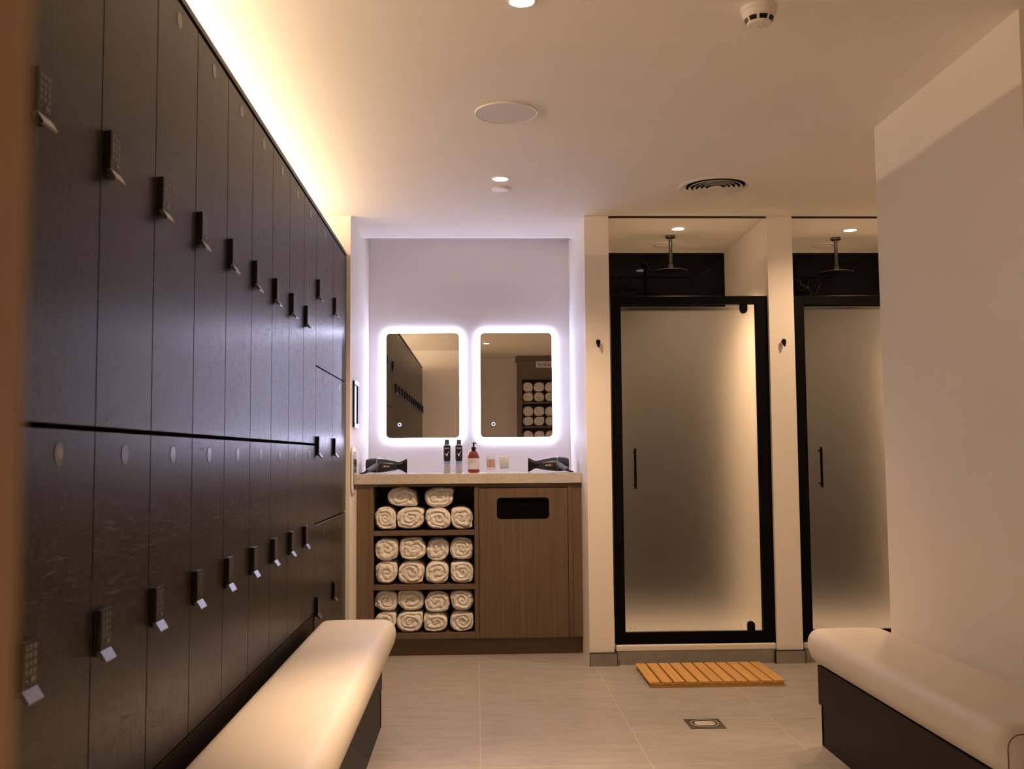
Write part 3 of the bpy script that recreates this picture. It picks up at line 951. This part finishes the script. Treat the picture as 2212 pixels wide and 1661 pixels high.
def swab_jar(x, y):
    t = thing('cotton_bud_jar', 'clear glass jar holding brown-stemmed cotton buds', 'jar', (x, y, ZW))
    build('glass', jar_mb((x, y, ZW), 0.033, 0.098), M['glass'], t, smooth=True)
    r_ = random.Random(3)
    k = 0
    for ring, n in ((0.0240, 15), (0.0150, 9), (0.0055, 4)):
        for i in range(n):
            a = 2 * PI * i / n + ring * 90
            px, py = x + ring * math.cos(a) * 0.97, y + ring * math.sin(a) * 0.97
            z0 = ZW + 0.0240 + r_.uniform(0, 0.003)
            h = 0.056 + r_.uniform(-0.002, 0.004)
            dx, dy = r_.uniform(-0.0015, 0.0015), r_.uniform(-0.0015, 0.0015)
            o = thing('cotton_bud', 'cotton bud with brown stem and white tips, standing in the clear jar among its like', 'cotton bud', (px, py, z0), 'cotton buds in the jar')
            build('stem', MB().tube([(px, py, z0 + 0.004), (px + dx, py + dy, z0 + h - 0.004)], 0.0012, 8), M['birch'], o, smooth=True)
            for (qx, qy, qz) in ((px, py, z0), (px + dx, py + dy, z0 + h)):
                s_ = 1 if qz > z0 + 0.01 else -1
                build('tip', MB().lathe([(0.0008, -0.0062), (0.0023, -0.0040), (0.0026, 0), (0.0022, 0.003), (0.0008, 0.0048)], (qx, qy, qz), 10), M['cotton'], o, smooth=True)
swab_jar(0.0865, 5.95)

def pad_jar(x, y):
    t = thing('cotton_pad_jar', 'clear glass jar packed with white cotton pads', 'jar', (x, y, ZW))
    build('glass', jar_mb((x, y, ZW), 0.034, 0.098), M['glass'], t, smooth=True)
    for i in range(8):
        xx = x + -0.0225 + i * 0.0064
        rr = math.sqrt(max(0.0, 0.0285 ** 2 - (xx - x) ** 2)) 
        rr = min(0.0265, max(0.014, rr))
        zz = ZW + 0.0185 + 0.0400
        pd = MB()
        rings = []
        for dxx, kk in ((-0.0031, 0.93), (-0.0026, 1.0), (0.0026, 1.0), (0.0031, 0.93)):
            rings.append([(xx + dxx, y + rr * kk * math.cos(2 * PI * q / 28), zz + 0.0385 * kk * math.sin(2 * PI * q / 28) + (0.004 if i > 3 else 0)) for q in range(28)])
        pd.rings(rings)
        o = build('cotton_pad', pd, M['cotton'], smooth=True)
        tag(o, 'round white cotton pad packed upright in the clear jar among its like', 'cotton pad', 'cotton pads in the jar')
pad_jar(0.1655, 5.95)

def hair_dryer(x_rear, sgn, label):
    """x_rear = rear end; the nozzle points to sgn*X."""
    yb = 5.915
    t = thing('hair_dryer', label, 'hair dryer', (x_rear + sgn * 0.12, yb, ZW), 'hair dryers')
    def section(xs):
        rs = []
        for (d, cz, ry, rz) in xs:
            rs.append([(x_rear + sgn * d, yb + ry * math.cos(2 * PI * k / 36), ZW + cz + rz * math.sin(2 * PI * k / 36)) for k in range(36)])
        return rs
    build('rear_cover', MB().rings(section([(0.008, 0.047, 0.022, 0.026), (0.010, 0.047, 0.031, 0.033), (0.020, 0.0475, 0.036, 0.0365), (0.036, 0.0478, 0.0395, 0.0405), (0.058, 0.0478, 0.0415, 0.0425), (0.073, 0.0476, 0.0420, 0.0432)])), M['dryer'], t, smooth=True)
    build('trim_band', MB().rings(section([(0.0735, 0.0476, 0.0418, 0.0430), (0.0735, 0.0476, 0.0428, 0.0439), (0.0765, 0.0475, 0.0428, 0.0439), (0.0765, 0.0475, 0.0418, 0.0430)])), M['chrome'], t, smooth=True)
    build('barrel', MB().rings(section([(0.077, 0.0474, 0.0420, 0.0430), (0.100, 0.0470, 0.0405, 0.0410), (0.130, 0.0462, 0.0360, 0.0360), (0.160, 0.0452, 0.0300, 0.0305), (0.184, 0.0446, 0.0250, 0.0262), (0.186, 0.0446, 0.0235, 0.0250)])), M['dryer'], t, smooth=True)
    build('nozzle', MB().rings(section([(0.1865, 0.0446, 0.0225, 0.0235), (0.200, 0.0442, 0.0200, 0.0215), (0.212, 0.0438, 0.0170, 0.0245), (0.224, 0.0432, 0.0130, 0.0310), (0.236, 0.0428, 0.0095, 0.0375), (0.247, 0.0425, 0.0080, 0.0415), (0.248, 0.0425, 0.0060, 0.0400)])), M['blackplastic'], t, smooth=True)
    x0 = x_rear
    hd = [(x0 + sgn * 0.078, yb - 0.030, ZW + 0.050), (x0 + sgn * 0.066, yb - 0.055, ZW + 0.040), (x0 + sgn * 0.050, yb - 0.095, ZW + 0.028), (x0 + sgn * 0.036, yb - 0.130, ZW + 0.020), (x0 + sgn * 0.030, yb - 0.148, ZW + 0.0165)]
    build('handle', MB().tube(hd, [0.014, 0.0165, 0.0150, 0.0135, 0.0105], 18), M['dryergrip'], t, smooth=True)
    cd = [(x0 + sgn * 0.030, yb - 0.149, ZW + 0.0160), (x0 + sgn * 0.021, yb - 0.168, ZW + 0.0100), (x0 + sgn * 0.010, yb - 0.176, ZW + 0.0050), (x0 - sgn * 0.002, yb - 0.160, ZW + 0.0040), (x0 - sgn * 0.004, yb - 0.11, ZW + 0.0038), (x0 - sgn * 0.002, yb - 0.02, ZW + 0.0036), (x0 + sgn * 0.000, yb + 0.12, ZW + 0.0036)]
    build('cord', MB().tube(cd, [0.0070, 0.0052, 0.0036, 0.0034, 0.0034, 0.0034, 0.0034], 10), M['blackplastic'], t, smooth=True)
    def onbarrel(d, z):     # point on the camera side of the barrel
        k = (d - 0.100) / 0.060
        ry, rz, cz = 0.0405 - 0.0105 * k, 0.0410 - 0.0105 * k, 0.0470 - 0.0018 * k
        s_ = max(-0.98, min(0.98, (z - cz) / rz))
        return (x_rear + sgn * d, yb - ry * math.sqrt(1 - s_ * s_) - 0.0006, ZW + z)
    def patch(d0, d1, z0, z1):
        mb = MB(); n = 4
        for i in range(n + 1):
            d = d0 + (d1 - d0) * i / n
            mb.v += [Vector(onbarrel(d, z0)), Vector(onbarrel(d, (z0 + z1) / 2)), Vector(onbarrel(d, z1))]
        for i in range(n):
            for j in range(2):
                a = i * 3 + j
                mb.f.append((a, a + 1, a + 4, a + 3)); mb.m.append(0)
        return mb
    build('red_badge', patch(0.108, 0.118, 0.036, 0.047), M['redink'], t)
    wp = MB()
    for (d0, d1, z0, z1) in ((0.1195, 0.1235, 0.037, 0.046), (0.125, 0.129, 0.0365, 0.0455), (0.1305, 0.137, 0.038, 0.045), (0.1385, 0.146, 0.0375, 0.0435)):
        p = patch(d0, d1, z0, z1); wp.add(p.v, p.f)
    build('white_badge', wp, M['whiteink'], t)
    return t
hair_dryer(-0.650, 1, 'black hair dryer on the left end of the worktop, nozzle pointing right')
hair_dryer(0.552, -1, 'black hair dryer on the right end of the worktop, nozzle pointing left')

# ------------------------------------------------------------------ on the left niche wall
fr = thing('framed_panel', 'narrow black-framed panel with chrome corners on the left niche wall', 'panel', (XL, 5.56, 1.27))
fm = MB().prism([(5.470, 1.268), (5.655, 1.268), (5.655, 1.520), (5.470, 1.520)], 'YZ', XL + 0.0008, XL + 0.011,
                hole=list(reversed([(5.492, 1.290), (5.633, 1.290), (5.633, 1.498), (5.492, 1.498)])))
build('frame', fm, M['blackplastic'], fr, bevel=0.002, seg=2)
build('panel_face', MB().box(XL + 0.0008, XL + 0.006, 5.4925, 5.6325, 1.2905, 1.4975), M['panelgrey'], fr)
cn = MB()
for z0, z1 in ((1.2665, 1.286), (1.502, 1.5215)):
    cn.box(XL + 0.0112, XL + 0.0135, 5.475, 5.655, z0, z1)
build('corner_plate', cn, M['chrome'], fr, bevel=0.001)

ds = thing('hand_dispenser', 'rounded cream wall dispenser beside the worktop on the left niche wall', 'dispenser', (XL, 5.47, 0.90))
build('body', MB().rbox(XL + 0.0008, XL + 0.015, 5.385, 5.545, 0.905, 1.160, (0.0065, 0.045, 0.045), 6), M['white'], ds, smooth=True, angle=60)
build('cover', MB().prism(rrect(5.405, 5.525, 0.930, 1.135, 0.035, 6), 'YZ', XL + 0.0148, XL + 0.0175), M['chrome'], ds, bevel=0.001)

# ------------------------------------------------------------------ showers
def shower(x0, x1, words):
    g = 'showers'
    tr = tag(build('shower_tray', MB().box(x0 + 0.012, x1 - 0.001, D1 + 0.016, YS - 0.001, 0.0682, 0.1035), M['tray'], bevel=0.008, seg=3),
             'white low shower tray under the %s frosted door' % words[0], 'shower tray', 'shower trays')
    t = thing('shower_door', '%s black-framed frosted glass shower door' % words[1], 'door', ((x0 + x1) / 2, D1 + 0.045, 0.104), 'shower doors')
    ya, yb_ = D1 + 0.024, D1 + 0.062
    f = MB()
    f.box(x0 + 0.010, x0 + 0.064, ya, yb_, 0.1042, 1.965)
    f.box(x1 - 0.064, x1 - 0.001, ya, yb_, 0.1042, 1.965)
    f.box(x0 + 0.064, x1 - 0.064, ya, yb_, 1.921, 1.965)
    f.box(x0 + 0.064, x1 - 0.064, ya, yb_, 0.1042, 0.1480)
    build('frame', f, M['black'], t, bevel=0.0015, seg=2)
    lo = MB().box(x0 + 0.0645, x1 - 0.0645, ya + 0.004, yb_ - 0.004, 0.1485, 0.1660)
    build('drip_rail', lo, M['black'], t, bevel=0.001, seg=1)
    gp = build('glass_panel', MB().box(x0 + 0.0660, x1 - 0.0720, ya + 0.014, ya + 0.020, 0.1665, 1.9075), M['frost'], t)
    build('edge_strip', MB().box(x0 + 0.0645, x0 + 0.0658, ya + 0.010, ya + 0.022, 0.1665, 0.262), M['chrome'], gp)
    hx = x0 + 0.125
    hd = MB().tube([(hx, ya - 0.030, 0.926), (hx, ya - 0.030, 1.140)], 0.0068, 14)
    hd.tube([(hx, ya - 0.030, 0.945), (hx, ya + 0.0138, 0.945)], 0.005, 10)
    hd.tube([(hx, ya - 0.030, 1.121), (hx, ya + 0.0138, 1.121)], 0.005, 10)
    build('handle', hd, M['black'], gp, smooth=True)
    mk = text_mb('CE', 0.0125, 0.0001); move(mk, lambda p: (p.x + x0 + 0.091, p.y + ya + 0.0138, p.z + 0.184))
    m2 = text_mb('UK', 0.0068, 0.0001); move(m2, lambda p: (p.x + x0 + 0.1145, p.y + ya + 0.0138, p.z + 0.1875)); mk.add(m2.v, m2.f)
    m3 = text_mb('CA', 0.0068, 0.0001); move(m3, lambda p: (p.x + x0 + 0.1145, p.y + ya + 0.0138, p.z + 0.1810)); mk.add(m3.v, m3.f)
    build('conformity_mark', mk, M['greyink'], gp)
    for zz, up in ((1.9205, -1), (0.1665, 1)):
        cx = x1 - 0.128
        pr = [(cx - 0.019, zz), (cx + 0.019, zz)] + [(cx + 0.019 * math.cos(a), zz + up * (0.030 + 0.019 * math.sin(a))) for a in [PI * k / 10 for k in range(11)]]
        build('pivot_block', MB().prism(pr, 'XZ', ya + 0.003, ya + 0.032), M['black'], t, bevel=0.002, seg=2)
    return t
shower(XP2, XP3, ('first', 'nearer-to-centre'))
shower(XP4, XF, ('second', 'right-hand, partly hidden'))

def shower_head(x, y, label):
    t = thing('rain_shower', label, 'shower', (x, y, 2.2), 'rain showers')
    build('ceiling_flange', MB().lathe([(0.030, ZC - 0.0005), (0.030, ZC - 0.011), (0.028, ZC - 0.014)], (x, y, 0), 32), M['darkmetal'], t, smooth=True)
    build('arm', MB().lathe([(0.0105, ZC - 0.0142), (0.0105, 2.232)], (x, y, 0), 24), M['darkmetal'], t, smooth=True)
    build('ball_joint', MB().lathe([(0.0085, 2.232), (0.0155, 2.226), (0.0165, 2.216), (0.0150, 2.206), (0.0155, 2.204), (0.0155, 2.193)], (x, y, 0), 24), M['darkmetal'], t, smooth=True)
    build('rose', MB().lathe([(0.020, 2.1935), (0.096, 2.1900), (0.1005, 2.1885), (0.1005, 2.1860), (0.097, 2.1845)], (x, y, 0), 64), M['darkmetal'], t, smooth=True)
shower_head(1.158, 5.860, 'round overhead rain shower above the first frosted door')
shower_head(2.170, 5.915, 'round overhead rain shower above the partly hidden right door')

def extractor(x, y, label):
    t = thing('extractor_vent', label, 'vent', (x, y, ZC - 0.02), 'shower ceiling vents')
    build('flange', MB().lathe([(0.082, ZC - 0.0005), (0.082, ZC - 0.006), (0.070, ZC - 0.014), (0.060, ZC - 0.012), (0.058, ZC - 0.004)], (x, y, 0), 48), M['white'], t, smooth=True)
    build('valve_disc', MB().lathe([(0.050, ZC - 0.0045), (0.053, ZC - 0.014), (0.045, ZC - 0.018), (0.010, ZC - 0.019)], (x, y, 0), 48), M['white'], t, smooth=True)
extractor(1.157, 6.080, 'round white ceiling vent behind the first overhead shower')
extractor(2.160, 6.100, 'round white ceiling vent behind the right overhead shower')

def robe_hook(x, label):
    t = thing('robe_hook', label, 'hook', (x, D1, 1.68), 'robe hooks')
    z = 1.724
    build('wall_plate', MB().lathe([(0.008, -0.0005), (0.008, -0.004), (0.004, -0.005), (0.004, -0.018)], (x, D1, z - 0.012), 20, 'Y'), M['black'], t, smooth=True)
    pr = [(0.002, 0.0), (0.0095, -0.003), (0.0120, -0.011), (0.0110, -0.020), (0.0080, -0.032), (0.0045, -0.041), (0.0015, -0.0445)]
    rs = []
    for r, dz in pr:
        rs.append([(x + r * math.cos(2 * PI * k / 20), D1 - 0.022 + r * 0.5 * math.sin(2 * PI * k / 20) + dz * 0.22, z + dz) for k in range(20)])
    build('peg', MB().rings(rs), M['black'], t, smooth=True)
robe_hook(0.657, 'small black teardrop hook on the wall left of the first shower')
robe_hook(1.662, 'small black teardrop hook on the wall between the two showers')

# ------------------------------------------------------------------ lamps and ceiling fittings
def downlight(x, y, label, watts, spot):
    t = thing('downlight', label, 'light', (x, y, ZC - 0.01), 'recessed downlights')
    build('bezel', MB().lathe([(0.0435, ZC - 0.0004), (0.0435, ZC - 0.0035), (0.0365, ZC - 0.0055), (0.0350, ZC - 0.0040), (0.0350, ZC - 0.0006)], (x, y, 0), 40, cap0=False, cap1=False), M['white'], t, smooth=True)
    build('lens', MB().lathe([(0.0346, ZC - 0.0008), (0.0346, ZC - 0.0030), (0.030, ZC - 0.0036)], (x, y, 0), 40), M['lamp'], t, smooth=True)
    ld = bpy.data.lights.new('downlight_beam', 'SPOT')
    ld.energy = watts; ld.color = WARM; ld.spot_size = math.radians(spot); ld.spot_blend = 1.0 if spot < 140 else 0.6; ld.shadow_soft_size = 0.03
    lo = bpy.data.objects.new('beam', ld); C.objects.link(lo); lo.parent = t; lo.location = (0, 0, -0.012)
downlight(0.121, 4.626, 'round recessed downlight in the ceiling midway to the mirrors', P_DOWN[0], SPOT[0])
downlight(0.137, 2.780, 'round recessed downlight cut by the top edge of the photo', P_DOWN[1], SPOT[1])
downlight(0.125, 1.000, 'round recessed downlight seen only in the right mirror', P_DOWN[2], SPOT[2])
downlight(1.985, 4.660, 'round recessed downlight around the corner, hidden behind the right wall edge', P_DOWN[3], SPOT[3])
downlight(1.165, 5.660, 'round recessed downlight inside the first shower', P_SHOWER, 104)
downlight(2.176, 5.694, 'round recessed downlight inside the right shower', P_SHOWER, 104)

sp = thing('ceiling_speaker', 'large flush round ceiling speaker grille between the downlights', 'speaker', (0.1205, 3.72, ZC - 0.01))
build('rim', MB().lathe([(0.1185, ZC - 0.0004), (0.1185, ZC - 0.0050), (0.1165, ZC - 0.0065), (0.1135, ZC - 0.0060), (0.1135, ZC - 0.0010)], (0.1205, 3.72, 0), 72, cap0=False, cap1=False), M['white'], sp, smooth=True)
build('grille', MB().lathe([(0.1130, ZC - 0.0012), (0.1130, ZC - 0.0045), (0.1125, ZC - 0.0050)], (0.1205, 3.72, 0), 72), M['grille'], sp, smooth=True)

cp = build('ceiling_sensor', MB().lathe([(0.0430, ZC - 0.0004), (0.0430, ZC - 0.0060), (0.0400, ZC - 0.0085), (0.0200, ZC - 0.0100)], (0.125, 4.806, 0), 48), M['white'], smooth=True)
tag(cp, 'small flat white disc on the ceiling just beyond the middle downlight', 'sensor')

vx, vy = 1.163, 4.752
vt = thing('ceiling_diffuser', 'round white air diffuser with concentric rings in the ceiling', 'vent', (vx, vy, ZC - 0.03))
build('flange', MB().lathe([(0.176, ZC - 0.0004), (0.176, ZC - 0.003), (0.170, ZC - 0.0068), (0.160, ZC - 0.0078), (0.152, ZC - 0.006), (0.142, ZC - 0.0006)], (vx, vy, 0), 72, cap0=False, cap1=False), M['white'], vt, smooth=True)
build('throat', MB().lathe([(0.141, ZC - 0.0006), (0.141, ZC - 0.0016)], (vx, vy, 0), 72), M['locker_in'], vt)
for k, r in enumerate((0.126, 0.102, 0.079, 0.057)):
    build('ring', MB().lathe([(r - 0.008, ZC - 0.0022), (r + 0.000, ZC - 0.0100), (r + 0.005, ZC - 0.0104), (r - 0.003, ZC - 0.0022)], (vx, vy, 0), 64, cap0=False, cap1=False), M['white'], vt, smooth=True)
build('centre_cone', MB().lathe([(0.026, ZC - 0.0022), (0.036, ZC - 0.0100), (0.033, ZC - 0.0115)], (vx, vy, 0), 48), M['white'], vt, smooth=True)

sx_, sy_ = 0.828, 2.815
sm = thing('smoke_detector', 'white domed smoke detector at the top of the photo', 'smoke detector', (sx_, sy_, ZC - 0.05))
build('mount', MB().lathe([(0.0515, ZC - 0.0004), (0.0515, ZC - 0.0130), (0.0505, ZC - 0.0145)], (sx_, sy_, 0), 48), M['white'], sm, smooth=True)
build('head', MB().lathe([(0.0490, ZC - 0.0148), (0.0485, ZC - 0.0180), (0.0455, ZC - 0.0290), (0.0415, ZC - 0.0360), (0.0385, ZC - 0.0400), (0.0352, ZC - 0.0480), (0.0310, ZC - 0.0525), (0.0120, ZC - 0.0550)], (sx_, sy_, 0), 48), M['white'], sm, smooth=True)
for k in range(8):
    a0 = 2 * PI * (k + 0.12) / 8 - 0.35; a1 = 2 * PI * (k + 0.88) / 8 - 0.35
    ot = MB(); nn = 8
    for i in range(nn + 1):
        a = a0 + (a1 - a0) * i / nn
        for r, z in ((0.0424, ZC - 0.0352), (0.0364, ZC - 0.0468)):
            ot.v.append(Vector((sx_ + r * math.cos(a), sy_ + r * math.sin(a), z)))
        for r, z in ((0.0404, ZC - 0.0352), (0.0344, ZC - 0.0468)):
            ot.v.append(Vector((sx_ + r * math.cos(a), sy_ + r * math.sin(a), z)))
    for i in range(nn):
        q = i * 4
        ot.f += [(q, q + 1, q + 5, q + 4), (q + 2, q + 6, q + 7, q + 3), (q, q + 4, q + 6, q + 2), (q + 1, q + 3, q + 7, q + 5)]
        ot.m += [0] * 4
    build('vent_slot', ot, M['blackplastic'], sm)
build('lens', MB().lathe([(0.0085, ZC - 0.0545), (0.0080, ZC - 0.0575), (0.0030, ZC - 0.0600)], (sx_ + 0.004, sy_ - 0.004, 0), 24), M['chrome'], sm, smooth=True)

# ------------------------------------------------------------------ bath mat and drain
mt_ = thing('duckboard', 'slatted teak duckboard on the floor before the first shower', 'bath mat', (1.14, 5.06, 0))
mx0, mx1, my0, my1 = 0.819, 1.468, 4.846, 5.280
pitch = (mx1 - mx0 + 0.0105) / 11
for k in range(11):
    a = mx0 + k * pitch
    build('slat', MB().box(a, a + pitch - 0.0105, my0, my1, 0.0172, 0.0285), M['teak'], mt_, bevel=0.0015, seg=2)
for y in (my0 + 0.001, my0 + 0.200, my1 - 0.026):
    build('rail', MB().box(mx0 + 0.004, mx1 - 0.004, y, y + 0.025, 0.0002, 0.0170), M['teakx'], mt_, bevel=0.001, seg=1)

fd = thing('floor_drain', 'square steel floor drain set in the tiles before the showers', 'drain', (0.934, 4.198, 0))
circ = lambda r, n=40: [(0.934 + r * math.cos(2 * PI * k / n), 4.198 + r * math.sin(2 * PI * k / n)) for k in range(n)]
build('frame', MB().prism([(0.8615, 4.1235), (1.0065, 4.1235), (1.0065, 4.2725), (0.8615, 4.2725)], 'XY', 0.0002, 0.0022, hole=list(reversed(circ(0.056)))), M['drainplate'], fd)
ringp = MB().lathe([(0.0575, 0.0023), (0.0575, 0.0036), (0.0545, 0.0036), (0.0545, 0.0023)], (0.934, 4.198, 0), 48, cap0=False, cap1=False)
build('ring', ringp, M['brightsteel'], fd, smooth=True)
build('grate', MB().lathe([(0.0540, 0.0004), (0.0540, 0.0012)], (0.934, 4.198, 0), 48), M['drainplate'], fd)
gb = MB()
for k in range(7):
    y = 4.198 - 0.030 + k * 0.010
    hw = math.sqrt(0.046 ** 2 - (y - 4.198) ** 2) * 0.92
    gb.box(0.934 - hw, 0.934 + hw, y - 0.0028, y + 0.0028, 0.0013, 0.0040)
build('grate_bars', gb, M['brightsteel'], fd, bevel=0.0006, seg=1)

# ------------------------------------------------------------------ tall towel cabinet behind the camera (seen in the right mirror)
tx0, tx1, ty0, ty1 = 0.545, 1.330, -0.795, -0.48
tc = thing('tall_towel_cabinet', 'tall brown cabinet of rolled towels seen in the right mirror', 'cabinet', ((tx0 + tx1) / 2, (ty0 + ty1) / 2, 0))
c_ = MB()
c_.box(tx0, tx0 + 0.055, ty0, ty1, 0, 2.335)
c_.box(tx1 - 0.055, tx1, ty0, ty1, 0, 2.335)
c_.box(tx0 + 0.055, tx1 - 0.055, ty0, ty0 + 0.012, 0, 2.335)
c_.box(tx0 + 0.055, tx1 - 0.055, ty0 + 0.012, ty1, 0, 0.09)
build('carcass', c_, M['wood'], tc)
build('cornice', MB().box(tx0 - 0.020, tx1, ty0, ty1 + 0.015, 2.3355, 2.398), M['wood'], tc, bevel=0.003)
build('top_panel', MB().box(tx0 + 0.0555, tx1 - 0.0555, ty1 - 0.020, ty1 - 0.002, 2.112, 2.335), M['wood'], tc)
gr = MB().prism([(0.785, 2.246), (1.130, 2.246), (1.130, 2.326), (0.785, 2.326)], 'XZ', ty1 - 0.0018, ty1 + 0.006,
                hole=list(reversed([(0.805, 2.262), (1.110, 2.262), (1.110, 2.310), (0.805, 2.310)])))
for k in range(1, 5):
    gr.box(0.805 + k * 0.061 - 0.004, 0.805 + k * 0.061 + 0.004, ty1 - 0.0018, ty1 + 0.005, 2.262, 2.310)
for k in range(4):
    gr.box(0.805, 1.110, ty1 - 0.0015, ty1 + 0.002, 2.268 + k * 0.011, 2.272 + k * 0.011)
build('vent_grille', gr, M['white'], tc)
for zt in (2.112, 1.800, 1.485, 1.170, 0.855):
    build('shelf', MB().box(tx0 + 0.0555, tx1 - 0.0555, ty0 + 0.0125, ty1 - 0.0205 if zt > 2 else ty1 - 0.004, zt - 0.022, zt - 0.0005), M['woodx'], tc)
variants = [towel_mb(0.066, 0.062, 0.24, 300 + k, 2.6, 0.10) for k in range(4)]
vmesh = []
BAY = [('highest open shelf', 1.800), ('second open shelf', 1.485), ('third open shelf', 1.170)]
MPOS = ['leftmost', 'second from left', 'third from left', 'fourth from left']
proto = []
q = 0
for bi, (bn, z) in enumerate(BAY):
    for row in range(2):
        for k in range(4):
            x = tx0 + 0.131 + k * 0.146
            zz = z + 0.0645 + row * 0.131
            lab = 'rolled towel in the right mirror, %s, %s row, %s' % (MPOS[k], 'lower' if row == 0 else 'upper', bn)
            if q < 4:
                tb = variants[q]
                move(tb, lambda p: (-p.x + x, ty1 - 0.012 - p.y, p.z + zz))
                o = build('rolled_towel', tb, M['towel'], smooth=True, angle=180)
                proto.append((o, o.location.copy() - Vector((x, 0, zz))))
            else:
                src, d = proto[(q * 3 + row) % 4]
                o = src.copy(); C.objects.link(o)
                o.location = Vector((x, 0, zz)) + d
            tag(o, lab, 'towel', 'rolled towels in the tall cabinet')
            q += 1
